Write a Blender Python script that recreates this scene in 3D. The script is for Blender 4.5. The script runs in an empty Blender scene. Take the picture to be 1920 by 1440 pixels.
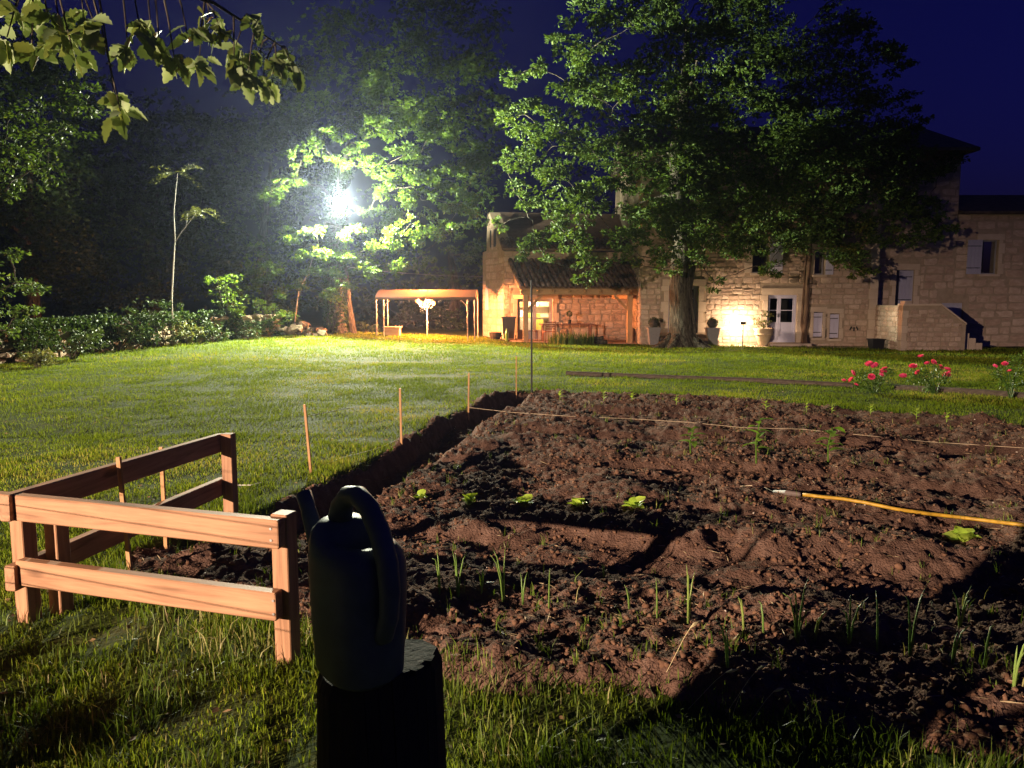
import bpy, bmesh, math, random
import numpy as np
from mathutils import Vector, Matrix, Euler

random.seed(7)
rng = np.random.default_rng(11)
SC = bpy.context.scene
COL = SC.collection
R = math.radians

# ------------------------------------------------------------------ camera, sky, moonlight, exposure
PITCH = R(6.33)
CAM = Vector((0, 0, 1.6))
FPX = 1442.0
cd = bpy.data.cameras.new('camera')
cam = bpy.data.objects.new('camera', cd); COL.objects.link(cam)
cam.location = CAM
cam.rotation_euler = (R(90) - PITCH, 0, 0)
cd.sensor_width = 36.0
cd.lens = FPX / 1920 * 36.0
cd.clip_start = 0.05
cd.clip_end = 2000
SC.camera = cam

W = bpy.data.worlds.new('World'); SC.world = W; W.use_nodes = True
wn = W.node_tree
bg = wn.nodes['Background']
sky = wn.nodes.new('ShaderNodeTexSky'); sky.sky_type = 'NISHITA'
sky.sun_disc = False
sky.sun_elevation = R(-3.0)
sky.sun_rotation = R(120)
sky.altitude = 200
tint = wn.nodes.new('ShaderNodeMix'); tint.data_type = 'RGBA'; tint.blend_type = 'MULTIPLY'
tint.inputs['Factor'].default_value = 1.0
tint.inputs['B'].default_value = (0.26, 0.28, 3.8, 1)
wn.links.new(sky.outputs[0], tint.inputs['A'])
wn.links.new(tint.outputs['Result'], bg.inputs['Color'])
bg.inputs['Strength'].default_value = 0.15

vs = SC.view_settings
vs.view_transform = 'Standard'; vs.look = 'None'; vs.exposure = 0.22; vs.gamma = 1.0
vs.use_curve_mapping = False
SC.cycles.use_denoising = True
SC.cycles.max_bounces = 4
SC.cycles.diffuse_bounces = 2
SC.cycles.use_adaptive_sampling = True
SC.cycles.adaptive_threshold = 0.025
SC.cycles.transparent_max_bounces = 6
SC.cycles.transmission_bounces = 4
SC.cycles.sample_clamp_indirect = 4.0
SC.cycles.caustics_reflective = False
SC.cycles.caustics_refractive = False

# energies and places of the lamps (the lamps themselves are built further down)
FLOOD_W = 37000.0            # floodlight on the ivy tree
YARD_W = 40000.0             # assumed yard floodlight on the mast behind the camera
CHANDELIER_W = 9500.0
GARDEN_LAMP_W = 260.0
FLOOD_COL = (0.97, 1.0, 0.72)
YARD_COL = (1.0, 0.73, 0.53)
WARM_COL = (1.0, 0.34, 0.11)
YARD_POS = Vector((-13.5, -8.0, 3.8))

# ------------------------------------------------------------------ helpers
WL = {}                                                    # world location of every object
def setp(o, label=None, cat=None, group=None, kind=None):
    if label: o['label'] = label
    if cat: o['category'] = cat
    if group: o['group'] = group
    if kind: o['kind'] = kind
    return o
def link(o, loc, parent=None):
    COL.objects.link(o)
    loc = Vector(loc)
    if parent is not None:
        o.parent = parent
        o.location = loc - WL[parent.name]
    else:
        o.location = loc
    WL[o.name] = loc
    return o
def thing(name, label, cat, loc=(0, 0, 0), group=None):
    o = bpy.data.objects.new(name, None)
    o.empty_display_size = 0.2
    link(o, loc)
    return setp(o, label, cat, group)
def copy_tree(o, loc, rz=0.0, sc=1.0):
    c = o.copy(); COL.objects.link(c)
    c.location = loc; c.rotation_euler = (0, 0, rz); c.scale = (sc, sc, sc)
    WL[c.name] = Vector(loc)
    for ch in o.children:
        d = ch.copy(); COL.objects.link(d); d.parent = c
        for g in ch.children:
            e = g.copy(); COL.objects.link(e); e.parent = d
    return c

class MB:
    """collects vertices and faces in world space; build() makes one mesh object"""
    def __init__(s): s.v = []; s.f = []
    def add(s, vs, fs):
        n = len(s.v); s.v += [tuple(p) for p in vs]; s.f += [tuple(i + n for i in f) for f in fs]; return s
    def box(s, c, size, rz=0.0, rot=None):
        x, y, z = size[0] / 2, size[1] / 2, size[2] / 2
        m = rot if rot is not None else Matrix.Rotation(rz, 3, 'Z')
        c = Vector(c)
        pts = [c + m @ Vector((sx * x, sy * y, sz * z)) for sz in (-1, 1) for sy in (-1, 1) for sx in (-1, 1)]
        return s.add(pts, [(0, 2, 3, 1), (4, 5, 7, 6), (0, 1, 5, 4), (2, 6, 7, 3), (0, 4, 6, 2), (1, 3, 7, 5)])
    def beam(s, p0, p1, w, h, up=(0, 0, 1), ch=0.0):
        p0, p1 = Vector(p0), Vector(p1)
        a = (p1 - p0).normalized(); up = Vector(up)
        sd = a.cross(up).normalized(); u = sd.cross(a).normalized()
        if ch <= 0:
            prof = [(-w / 2, -h / 2), (w / 2, -h / 2), (w / 2, h / 2), (-w / 2, h / 2)]
        else:
            X, Y = w / 2, h / 2
            prof = [(-X + ch, -Y), (X - ch, -Y), (X, -Y + ch), (X, Y - ch), (X - ch, Y), (-X + ch, Y), (-X, Y - ch), (-X, -Y + ch)]
        n = len(prof)
        if ch > 0:
            rings = [(p0, 1 - 2 * ch / max(w, h)), (p0 + a * ch, 1), (p1 - a * ch, 1), (p1, 1 - 2 * ch / max(w, h))]
        else:
            rings = [(p0, 1), (p1, 1)]
        pts = []
        for p, k in rings:
            pts += [p + sd * (x * k) + u * (y * k) for x, y in prof]
        fs = []
        for r in range(len(rings) - 1):
            for i in range(n):
                j = (i + 1) % n
                fs.append((r * n + i, r * n + j, (r + 1) * n + j, (r + 1) * n + i))
        fs.append(tuple(reversed(range(n)))); fs.append(tuple((len(rings) - 1) * n + i for i in range(n)))
        return s.add(pts, fs)
    def tube(s, path, rad, n=8, cap=True):
        path = [Vector(p) for p in path]
        if not hasattr(rad, '__len__'): rad = [rad] * len(path)
        pts = []; fs = []
        ref = None
        for i, p in enumerate(path):
            t = (path[min(i + 1, len(path) - 1)] - path[max(i - 1, 0)])
            t = t.normalized() if t.length > 1e-9 else Vector((0, 0, 1))
            if ref is None:
                ref = Vector((1, 0, 0)) if abs(t.x) < 0.8 else Vector((0, 1, 0))
            a = (ref - t * ref.dot(t)).normalized(); ref = a
            b = t.cross(a)
            for k in range(n):
                an = 2 * math.pi * k / n
                pts.append(p + (a * math.cos(an) + b * math.sin(an)) * rad[i])
        for i in range(len(path) - 1):
            for k in range(n):
                j = (k + 1) % n
                fs.append((i * n + k, i * n + j, (i + 1) * n + j, (i + 1) * n + k))
        if cap:
            fs.append(tuple(reversed(range(n)))); fs.append(tuple((len(path) - 1) * n + k for k in range(n)))
        return s.add(pts, fs)
    def lathe(s, c, prof, n=20, sx=1.0, sy=1.0, rz=0.0):
        c = Vector(c); pts = []; fs = []
        for r, z in prof:
            for k in range(n):
                an = 2 * math.pi * k / n
                x, y = math.cos(an) * r * sx, math.sin(an) * r * sy
                pts.append(c + Vector((x * math.cos(rz) - y * math.sin(rz), x * math.sin(rz) + y * math.cos(rz), z)))
        m = len(prof)
        for i in range(m - 1):
            for k in range(n):
                j = (k + 1) % n
                fs.append((i * n + k, i * n + j, (i + 1) * n + j, (i + 1) * n + k))
        fs.append(tuple(reversed(range(n)))); fs.append(tuple((m - 1) * n + k for k in range(n)))
        return s.add(pts, fs)
    def prism(s, poly, d):
        """poly: list of 3-D points, extruded along d"""
        d = Vector(d); n = len(poly)
        pts = [Vector(p) for p in poly] + [Vector(p) + d for p in poly]
        fs = [tuple(range(n)), tuple(reversed(range(n, 2 * n)))]
        for i in range(n):
            j = (i + 1) % n
            fs.append((i, i + n, j + n, j))
        return s.add(pts, fs)
    def build(s, name, mat, parent=None, smooth=False, loc=None):
        v = np.array(s.v, dtype=float)
        lo, hi = v.min(0), v.max(0)
        L = Vector(loc) if loc is not None else Vector(((lo[0] + hi[0]) / 2, (lo[1] + hi[1]) / 2, lo[2]))
        me = bpy.data.meshes.new(name)
        me.from_pydata((v - np.array(L)).tolist(), [], s.f)
        if smooth:
            for p in me.polygons: p.use_smooth = True
        if mat: me.materials.append(mat)
        me.validate()
        bm = bmesh.new(); bm.from_mesh(me)
        if len(bm.faces) < 60000: bmesh.ops.recalc_face_normals(bm, faces=bm.faces)
        bm.to_mesh(me); bm.free()
        return link(bpy.data.objects.new(name, me), L, parent)

def np_mesh(name, V, tris, mat, loc=(0, 0, 0), parent=None, attrs=None, smooth=False, k=3):
    """V (n,3) world vertices, tris (m,k) faces"""
    L = np.array(loc, dtype=float)
    me = bpy.data.meshes.new(name)
    n, m = len(V), len(tris)
    me.vertices.add(n); me.loops.add(m * k); me.polygons.add(m)
    me.vertices.foreach_set('co', (V - L).astype(np.float32).ravel())
    me.loops.foreach_set('vertex_index', tris.astype(np.int32).ravel())
    me.polygons.foreach_set('loop_start', np.arange(0, m * k, k, dtype=np.int32))
    me.polygons.foreach_set('loop_total', np.full(m, k, dtype=np.int32))
    if smooth: me.polygons.foreach_set('use_smooth', np.ones(m, dtype=bool))
    me.update(calc_edges=True)
    for an, arr in (attrs or {}).items():
        at = me.attributes.new(an, 'FLOAT', 'POINT'); at.data.foreach_set('value', arr.astype(np.float32))
    if mat: me.materials.append(mat)
    return link(bpy.data.objects.new(name, me), loc, parent)

# pixel of the photograph (1920 x 1440) to a ray and to a point at a given distance
def ray(px, py):
    u = (px - 960) / FPX; v = (720 - py) / FPX
    return Vector((u, math.cos(PITCH) + v * math.sin(PITCH), -math.sin(PITCH) + v * math.cos(PITCH)))
def at(px, py, Y):
    d = ray(px, py); return CAM + d * (Y / d.y)

# ------------------------------------------------------------------ noise in numpy
_T = np.random.default_rng(5).random((256, 256))
def vnoise(x, y):
    x = np.asarray(x, float); y = np.asarray(y, float)
    xi = np.floor(x).astype(int); yi = np.floor(y).astype(int)
    fx = x - xi; fy = y - yi
    fx = fx * fx * (3 - 2 * fx); fy = fy * fy * (3 - 2 * fy)
    a = _T[xi % 256, yi % 256]; b = _T[(xi + 1) % 256, yi % 256]
    c = _T[xi % 256, (yi + 1) % 256]; d = _T[(xi + 1) % 256, (yi + 1) % 256]
    return (a * (1 - fx) + b * fx) * (1 - fy) + (c * (1 - fx) + d * fx) * fy - 0.5
def fbm(x, y, o=4, g=0.5):
    s = 0; a = 1
    for i in range(o):
        s = s + a * vnoise(x * 2 ** i + 17.3 * i, y * 2 ** i - 9.1 * i); a *= g
    return s
def sstep(a, b, x):
    t = np.clip((np.asarray(x, float) - a) / (b - a), 0, 1); return t * t * (3 - 2 * t)

# ------------------------------------------------------------------ the lie of the land
_CP = np.array([(0, 0, 0), (-6, 0, 0), (6, 0, 0), (0, 6, 0), (-6, 6, 0), (6, 6, 0), (-12, 6, 0), (12, 6, -.05), (0, 12, 0), (-6, 12, 0), (6, 12, 0),
                (-12, 12, 0), (-13, 19, 0.02), (13, 12, -.1), (0, 18, 0), (-6, 20, 0.08), (6, 19, -.06), (-10.8, 25.6, .08), (-7, 26.5, .26), (-7, 32, .36), (-3.6, 31, .02),
                (-3.6, 36, -.05), (-.5, 27, -.02), (-.8, 33, -.27), (2.5, 31, -.3), (6, 27, -.2), (6.5, 31, -.24), (11, 31, -.32), (14.7, 28, -.36),
                (20, 30, -.38), (14, 20, -.22), (20, 18, -.2), (0, 50, -.2), (-15, 45, .3), (20, 45, -.3), (-20, 25, .2), (-25, 10, 0), (25, 5, -.1), (0, -8, 0),
                (0, -20, 0), (-18, -14, 0), (18, -14, 0)], float)
def base_h(x, y):
    x = np.asarray(x, float); y = np.asarray(y, float)
    num = np.zeros_like(x); den = np.full_like(x, 1e-9)
    for cx, cy, cz in _CP:
        w = np.exp(-((x - cx) ** 2 + (y - cy) ** 2) / (2 * 3.2 ** 2)); num = num + w * cz; den = den + w
    return num / den
def ground_pt(px, py, h=None):
    h = h or base_h
    d = ray(px, py)
    ts = 1.0 * 1.02 ** np.arange(230)
    for _ in range(3):
        zz = CAM.z + d.z * ts; hit = np.nonzero(zz < h(CAM.x + d.x * ts, CAM.y + d.y * ts))[0]
        i = hit[0] if len(hit) else len(ts) - 1
        a, b = ts[max(i - 1, 0)], ts[i]; ts = np.linspace(a, b, 12)
    return CAM + d * float((a + b) / 2)

# outline of the dug bed, read off the photograph, on the ground
_left_px = [(520, 945), (553, 927), (637, 887), (700, 858), (759, 830), (815, 790), (870, 768), (937, 736), (985, 733)]
_back_px = [(1040, 737), (1130, 740), (1260, 745), (1400, 752), (1540, 764), (1700, 778), (1850, 790), (2060, 808)]
_front_px = [(2060, 1450), (1920, 1418), (1760, 1395), (1600, 1370), (1500, 1342), (1400, 1312), (1300, 1290), (1180, 1280), (1060, 1272), (950, 1262), (840, 1240), (770, 1215), (640, 1190), (520, 1150), (380, 1112), (250, 1085), (225, 1050), (300, 1012), (400, 990), (470, 970)]
def _poly(pxs): return [(p.x, p.y) for p in (ground_pt(*q) for q in pxs)]
LEFT = np.array(_poly(_left_px)); BED = np.array(_poly(_left_px) + _poly(_back_px) + _poly(_front_px))
def seg_dist(x, y, P, closed):
    d = np.full(np.shape(x), 1e9)
    n = len(P)
    for i in range(n if closed else n - 1):
        a = P[i]; b = P[(i + 1) % n]; e = b - a
        t = np.clip(((x - a[0]) * e[0] + (y - a[1]) * e[1]) / (e @ e), 0, 1)
        d = np.minimum(d, np.hypot(x - a[0] - t * e[0], y - a[1] - t * e[1]))
    return d
def in_bed(x, y):
    """signed distance to the outline of the bed, positive inside, with a ragged rim"""
    x = np.asarray(x, float); y = np.asarray(y, float)
    ins = np.zeros(np.shape(x), bool); n = len(BED)
    for i in range(n):
        a = BED[i]; b = BED[(i + 1) % n]
        if a[1] == b[1]: continue
        c = ((a[1] > y) != (b[1] > y)) & (x < (b[0] - a[0]) * (y - a[1]) / (b[1] - a[1]) + a[0])
        ins ^= c
    d = seg_dist(x, y, BED, True)
    return np.where(ins, d, -d) + 0.10 * fbm(x * 3.1, y * 3.1, 3)

def lawn_h(x, y):
    x = np.asarray(x, float); y = np.asarray(y, float)
    z = base_h(x, y) + 0.03 * fbm(x * 0.9, y * 0.9, 3) + 0.012 * fbm(x * 6, y * 6, 2)
    s = in_bed(x, y)
    return z - 0.55 * sstep(0.0, 0.12, s)
def soil_h(x, y, fine=True):
    x = np.asarray(x, float); y = np.asarray(y, float)
    s = in_bed(x, y)
    wob = 0.35 * vnoise(x * 0.7 + 3, y * 0.7)
    t = y + 0.24 * x + wob * 0.75 + 0.2 * vnoise(x * 2.1, y * 1.7 + 5) + 0.08 * vnoise(x * 6.3, y * 5 + 2)
    z = base_h(x, y) - 0.04
    def bump(a, b, h, e=0.16): return h * sstep(a - e, a + e, t) * (1 - sstep(b - e, b + e, t))
    amp = 0.75 + 0.9 * vnoise(x * 0.45 + 9, y * 0.3)
    z = z + bump(2.7, 4.35, 0.05) + bump(5.42, 6.75, 0.085, 0.12) * amp + bump(7.5, 8.75, 0.09, 0.14) * amp + bump(9.3, 10.8, 0.08, 0.18) * amp + bump(11.3, 13.5, 0.06, 0.2)
    z = z - 0.06 * (sstep(4.45, 4.7, t) * (1 - sstep(5.2, 5.35, t)))
    dl = seg_dist(x, y, LEFT, False)
    z = z - 0.24 * sstep(0.03, 0.16, dl) * (1 - sstep(0.45, 0.72, dl)) * sstep(0, 0.1, s)
    smooth_path = sstep(4.45, 4.75, t) * (1 - sstep(5.15, 5.3, t))
    rough = 1 - 0.3 * smooth_path
    z = z + rough * (0.10 * fbm(x * 1.3 + 4, y * 1.3, 3) + 0.055 * fbm(x * 4.2, y * 4.2, 3))
    if fine: z = z + (0.25 + 0.75 * rough) * (0.05 * np.abs(fbm(x * 13, y * 13, 3)) + 0.034 * fbm(x * 27, y * 27, 2) + 0.014 * vnoise(x * 61, y * 61))
    z = z - 0.06 * (1 - sstep(-0.12, 0.06, s)) - 0.25 * (1 - sstep(-0.3, -0.1, s))
    return z
def H(x, y):
    """the visible ground, for setting things down"""
    x = np.asarray(x, float); y = np.asarray(y, float)
    return np.maximum(lawn_h(x, y), np.where(in_bed(x, y) > -0.2, soil_h(x, y), -9))
def Hf(x, y): return float(H(np.array([x]), np.array([y]))[0])
def gp(px, py): return ground_pt(px, py, H)

# ------------------------------------------------------------------ materials
def newmat(name):
    m = bpy.data.materials.new(name); m.use_nodes = True
    nt = m.node_tree; b = nt.nodes['Principled BSDF']
    return m, nt, b
def N(nt, t, **kw):
    n = nt.nodes.new(t)
    for k, v in kw.items():
        if k in n.inputs: n.inputs[k].default_value = v
        else: setattr(n, k, v)
    return n
def ramp(nt, fac, stops):
    r = nt.nodes.new('ShaderNodeValToRGB')
    while len(r.color_ramp.elements) < len(stops): r.color_ramp.elements.new(0.5)
    for e, (p, c) in zip(r.color_ramp.elements, stops): e.position = p; e.color = (*c, 1)
    nt.links.new(fac, r.inputs[0]); return r.outputs[0]
def bump_to(nt, b, h, strength=0.3, dist=0.02):
    bp = N(nt, 'ShaderNodeBump', Strength=strength, Distance=dist)
    nt.links.new(h, bp.inputs['Height']); nt.links.new(bp.outputs[0], b.inputs['Normal'])
def noise_mat(name, stops, scale=5.0, rough=0.8, bump=0.3, dist=0.01, detail=6.0, coord='Object', spec=0.3, stretch=None, rnd=0.0, bscale=None, metal=0.0):
    m, nt, b = newmat(name)
    tc = N(nt, 'ShaderNodeTexCoord'); src = tc.outputs[coord]
    if stretch:
        mp = N(nt, 'ShaderNodeMapping'); mp.inputs['Scale'].default_value = stretch
        nt.links.new(src, mp.inputs['Vector']); src = mp.outputs[0]
    if rnd:
        oi = N(nt, 'ShaderNodeObjectInfo'); ad = N(nt, 'ShaderNodeVectorMath', operation='MULTIPLY_ADD')
        ad.inputs[1].default_value = (1, 1, 1)
        cm = N(nt, 'ShaderNodeCombineXYZ'); mu = N(nt, 'ShaderNodeMath', operation='MULTIPLY'); mu.inputs[1].default_value = 37.0
        nt.links.new(oi.outputs['Random'], mu.inputs[0])
        for i in range(3): nt.links.new(mu.outputs[0], cm.inputs[i])
        nt.links.new(src, ad.inputs[0]); nt.links.new(cm.outputs[0], ad.inputs[2]); src = ad.outputs[0]
    no = N(nt, 'ShaderNodeTexNoise', Scale=scale, Detail=detail, Roughness=0.62)
    nt.links.new(src, no.inputs['Vector'])
    fac = no.outputs[0]
    if rnd:
        mm = N(nt, 'ShaderNodeMath', operation='MULTIPLY_ADD'); mm.inputs[1].default_value = rnd
        sb = N(nt, 'ShaderNodeMath', operation='SUBTRACT'); sb.inputs[1].default_value = rnd / 2
        nt.links.new(oi.outputs['Random'], mm.inputs[0]); nt.links.new(fac, mm.inputs[2])
        nt.links.new(mm.outputs[0], sb.inputs[0]); fac = sb.outputs[0]
    nt.links.new(ramp(nt, fac, stops), b.inputs['Base Color'])
    b.inputs['Roughness'].default_value = rough; b.inputs['Specular IOR Level'].default_value = spec
    b.inputs['Metallic'].default_value = metal
    if bump:
        h = no.outputs[0]
        if bscale:
            n2 = N(nt, 'ShaderNodeTexNoise', Scale=bscale, Detail=4.0); nt.links.new(src, n2.inputs['Vector']); h = n2.outputs[0]
        bump_to(nt, b, h, bump, dist)
    return m
def plain(name, col, rough=0.5, metal=0.0, spec=0.4, var=0.12, scale=9.0, bump=0.05):
    c = np.array(col)
    return noise_mat(name, [(0.25, tuple(c * (1 - var))), (0.75, tuple(np.minimum(c * (1 + var), 1)))], scale, rough, bump, 0.004, spec=spec, metal=metal)
def leaf_mat(name, dark, light, trans=0.35, rough=0.5, spec=0.35, yellow=None):
    """leaf colour varies leaf by leaf through the attribute 'rnd'; part of the light passes through"""
    m, nt, b = newmat(name)
    a = N(nt, 'ShaderNodeAttribute'); a.attribute_name = 'rnd'
    st = [(0.0, dark), (0.8, light)] + ([(1.0, yellow)] if yellow else [])
    c = ramp(nt, a.outputs['Fac'], st)
    nt.links.new(c, b.inputs['Base Color'])
    b.inputs['Roughness'].default_value = rough; b.inputs['Specular IOR Level'].default_value = spec
    tr = N(nt, 'ShaderNodeBsdfTranslucent')
    g = N(nt, 'ShaderNodeMix', data_type='RGBA', blend_type='MULTIPLY'); g.inputs['Factor'].default_value = 1
    g.inputs['B'].default_value = (1.15, 1.1, 0.45, 1); nt.links.new(c, g.inputs['A'])
    nt.links.new(g.outputs['Result'], tr.inputs['Color'])
    mx = N(nt, 'ShaderNodeMixShader'); mx.inputs[0].default_value = trans
    nt.links.new(b.outputs[0], mx.inputs[1]); nt.links.new(tr.outputs[0], mx.inputs[2])
    nt.links.new(mx.outputs[0], nt.nodes['Material Output'].inputs['Surface'])
    return m
def emit_mat(name, col, strength):
    m, nt, b = newmat(name)
    b.inputs['Base Color'].default_value = (*col, 1); b.inputs['Emission Color'].default_value = (*col, 1); b.inputs['Emission Strength'].default_value = strength
    return m

M = {}
M['thatch'] = noise_mat('lawn_thatch', [(0.3, (0.028, 0.040, 0.010)), (0.5, (0.055, 0.075, 0.018)), (0.68, (0.085, 0.085, 0.03))], 2.3, 0.95, 0.5, 0.02, coord='Object', bscale=28, spec=0.05)
M['grass'] = leaf_mat('grass_blade', (0.075, 0.115, 0.008), (0.158, 0.212, 0.014), 0.35, 0.7, 0.08, (0.28, 0.25, 0.06))
M['long_grass'] = leaf_mat('long_grass_blade', (0.045, 0.075, 0.012), (0.11, 0.16, 0.025), 0.35, 0.5, 0.25, (0.27, 0.24, 0.11))
M['soil'] = noise_mat('soil', [(0.25, (0.060, 0.033, 0.024)), (0.5, (0.118, 0.070, 0.052)), (0.8, (0.20, 0.128, 0.098))], 7.0, 0.95, 0.9, 0.02, bscale=70, spec=0.03)
M['clod'] = noise_mat('soil_clod', [(0.25, (0.075, 0.039, 0.025)), (0.55, (0.14, 0.078, 0.05)), (0.85, (0.24, 0.145, 0.10))], 5.0, 0.95, 0.7, 0.01, bscale=50, spec=0.03)
M['pebble'] = plain('pale_pebble', (0.42, 0.36, 0.30), 0.8, var=0.25)
M['pine'] = None
def wood_mat(name, dark, light, scale=1.0, rough=0.6, axis=0, knots=True, rnd=0.25, bump=0.15):
    """grain runs along the local X of the piece"""
    m, nt, b = newmat(name)
    tc = N(nt, 'ShaderNodeTexCoord'); oi = N(nt, 'ShaderNodeObjectInfo')
    mp = N(nt, 'ShaderNodeMapping'); sc = [14.0, 14.0, 14.0]; sc[axis] = 0.9
    mp.inputs['Scale'].default_value = [q * scale for q in sc]
    nt.links.new(tc.outputs['Object'], mp.inputs['Vector'])
    ml = N(nt, 'ShaderNodeMath', operation='MULTIPLY'); ml.inputs[1].default_value = 29.0
    nt.links.new(oi.outputs['Random'], ml.inputs[0])
    no = N(nt, 'ShaderNodeTexNoise', noise_dimensions='4D', Scale=1.6, Detail=6.0, Roughness=0.6, Distortion=1.2)
    nt.links.new(mp.outputs[0], no.inputs['Vector']); nt.links.new(ml.outputs[0], no.inputs['W'])
    big = N(nt, 'ShaderNodeTexNoise', Scale=3.0, Detail=3.0); nt.links.new(tc.outputs['Object'], big.inputs['Vector'])
    mx = N(nt, 'ShaderNodeMath', operation='MULTIPLY_ADD'); mx.inputs[1].default_value = 0.35
    nt.links.new(big.outputs[0], mx.inputs[0]); nt.links.new(no.outputs[0], mx.inputs[2])
    d, l = np.array(dark), np.array(light)
    fac = mx.outputs[0]
    if knots:
        km = N(nt, 'ShaderNodeMapping'); ks = [7.0, 7.0, 7.0]; ks[axis] = 2.6; km.inputs['Scale'].default_value = ks
        nt.links.new(tc.outputs['Object'], km.inputs['Vector']); vo = N(nt, 'ShaderNodeTexVoronoi', voronoi_dimensions='4D', Scale=1.0)
        nt.links.new(km.outputs[0], vo.inputs['Vector']); nt.links.new(ml.outputs[0], vo.inputs['W'])
        kr = N(nt, 'ShaderNodeMapRange'); kr.inputs['From Min'].default_value = 0.06; kr.inputs['From Max'].default_value = 0.24; kr.inputs['To Min'].default_value = 0.36; kr.inputs['To Max'].default_value = 0.0
        nt.links.new(vo.outputs['Distance'], kr.inputs['Value'])
        sb = N(nt, 'ShaderNodeMath', operation='SUBTRACT'); nt.links.new(fac, sb.inputs[0]); nt.links.new(kr.outputs[0], sb.inputs[1]); fac = sb.outputs[0]
    nt.links.new(ramp(nt, fac, [(0.42, tuple(d)), (0.62, tuple(d * .45 + l * .55)), (0.86, tuple(l))]), b.inputs['Base Color'])
    b.inputs['Roughness'].default_value = rough; b.inputs['Specular IOR Level'].default_value = 0.25
    bump_to(nt, b, no.outputs[0], bump, 0.004)
    return m
M['pine'] = wood_mat('treated_pine', (0.13, 0.062, 0.032), (0.40, 0.215, 0.12), bump=.3)
M['pine_z'] = wood_mat('treated_pine_upright', (0.13, 0.062, 0.032), (0.40, 0.215, 0.12), axis=2, bump=.3)
M['cane'] = wood_mat('wooden_stake', (0.24, 0.12, 0.05), (0.46, 0.26, 0.12), axis=2, scale=2.0)
M['oak_beam'] = wood_mat('oak_beam', (0.26, 0.15, 0.075), (0.46, 0.29, 0.155), axis=0)
M['oak_beam_z'] = wood_mat('oak_post', (0.26, 0.15, 0.075), (0.46, 0.29, 0.155), axis=2)
M['old_log'] = noise_mat('weathered_log', [(0.3, (0.05, 0.04, 0.032)), (0.6, (0.11, 0.088, 0.07)), (0.85, (0.19, 0.16, 0.13))], 4.0, 0.9, 0.7, 0.02, stretch=(0.6, 6, 6), spec=0.15)
M['stump'] = noise_mat('dark_stump', [(0.3, (0.016, 0.013, 0.011)), (0.7, (0.042, 0.035, 0.03))], 6.0, 0.9, 0.9, 0.02, stretch=(1, 1, 0.15), spec=0.2)  # near-black wood with upright streaks

# ------------------------------------------------------------------ ground sheet
def axis(segs):
    out = []
    for a, b, st in segs: out += list(np.arange(a, b - 1e-6, st))
    return np.array(out + [segs[-1][1]])
def grid_mesh(name, X, Y, hfun, mat, keep=None, smooth=True):
    xx, yy = np.meshgrid(X, Y)
    zz = hfun(xx.ravel(), yy.ravel())
    V = np.stack([xx.ravel(), yy.ravel(), zz], 1)
    nx, ny = len(X), len(Y)
    i, j = np.meshgrid(np.arange(nx - 1), np.arange(ny - 1)); a = (j * nx + i).ravel()
    F = np.stack([a, a + 1, a + nx + 1, a + nx], 1)
    if keep is not None:
        kv = keep(V[:, 0], V[:, 1]); F = F[kv[F].any(1)]
        used = np.unique(F); mp = np.full(len(V), -1); mp[used] = np.arange(len(used)); V = V[used]; F = mp[F]
    return np_mesh(name, V, F, mat, smooth=smooth, k=4)
gx = axis([(-600, -60, 60), (-60, -20, 4), (-20, -8, 0.5), (-8, -3.2, 0.2), (-3.2, 9, 0.07), (9, 26, 0.5), (26, 60, 4), (60, 601, 60)])
gy = axis([(-300, -30, 30), (-30, 0, 2), (0, 2, 0.2), (2, 15, 0.07), (15, 40, 0.4), (40, 90, 4), (90, 900, 60)])
g = grid_mesh('ground', gx, gy, lawn_h, M['thatch']); setp(g, kind='structure')

sy = [1.6]
while sy[-1] < 15: sy.append(sy[-1] + 0.0052 * max(sy[-1], 2.6))
soil_sheet = grid_mesh('garden_soil', axis([(-3.2, 4.6, 0.026), (4.6, 9.4, 0.05)]), np.array(sy), soil_h, M['soil'], keep=lambda x, y: in_bed(x, y) > -0.25)
setp(soil_sheet, 'freshly dug reddish brown soil of the vegetable bed', kind='structure')

# ------------------------------------------------------------------ clods, pebbles
def clods(name, n, smin, smax, mat, label, seed, path_ok=0.95):
    r = np.random.default_rng(seed)
    bm = bmesh.new(); bmesh.ops.create_icosphere(bm, subdivisions=1, radius=1)
    bv = np.array([v.co[:] for v in bm.verts]); bf = np.array([[q.index for q in f.verts] for f in bm.faces]); bm.free()
    y = 2.2 + (r.random(n * 3) ** 1.7) * 11.5; x = r.uniform(-3, 8.5, n * 3)
    ok = (in_bed(x, y) > 0.0) & (np.abs(x) < 0.72 * y + 0.4)
    t = y + 0.24 * x
    ok &= ~((t > 4.5) & (t < 5.25) & (r.random(n * 3) > path_ok))
    ok &= (fbm(x * 1.1 + 31, y * 1.1, 2) + 0.25 * r.standard_normal(n * 3)) > -0.1
    x, y = x[ok][:n], y[ok][:n]; k = len(x)
    s = smin + (smax - smin) * r.random(k) ** 3.5
    z = soil_h(x, y) + s * 0.25
    ax = r.uniform(0.65, 1.3, (k, 3)); jit = r.uniform(0.35, 1.35, (k, len(bv)))
    an = r.uniform(0, 6.28, k); ca, sa = np.cos(an), np.sin(an)
    P = bv[None] * ax[:, None, :] * jit[:, :, None] * s[:, None, None]
    X = P[..., 0] * ca[:, None] - P[..., 1] * sa[:, None]; Yv = P[..., 0] * sa[:, None] + P[..., 1] * ca[:, None]
    V = np.stack([X + x[:, None], Yv + y[:, None], P[..., 2] * 0.8 + z[:, None]], -1).reshape(-1, 3)
    F = (bf[None] + (np.arange(k) * len(bv))[:, None, None]).reshape(-1, 3)
    o = np_mesh(name, V, F, mat, smooth=False)
    return setp(o, label, kind='stuff')
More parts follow.
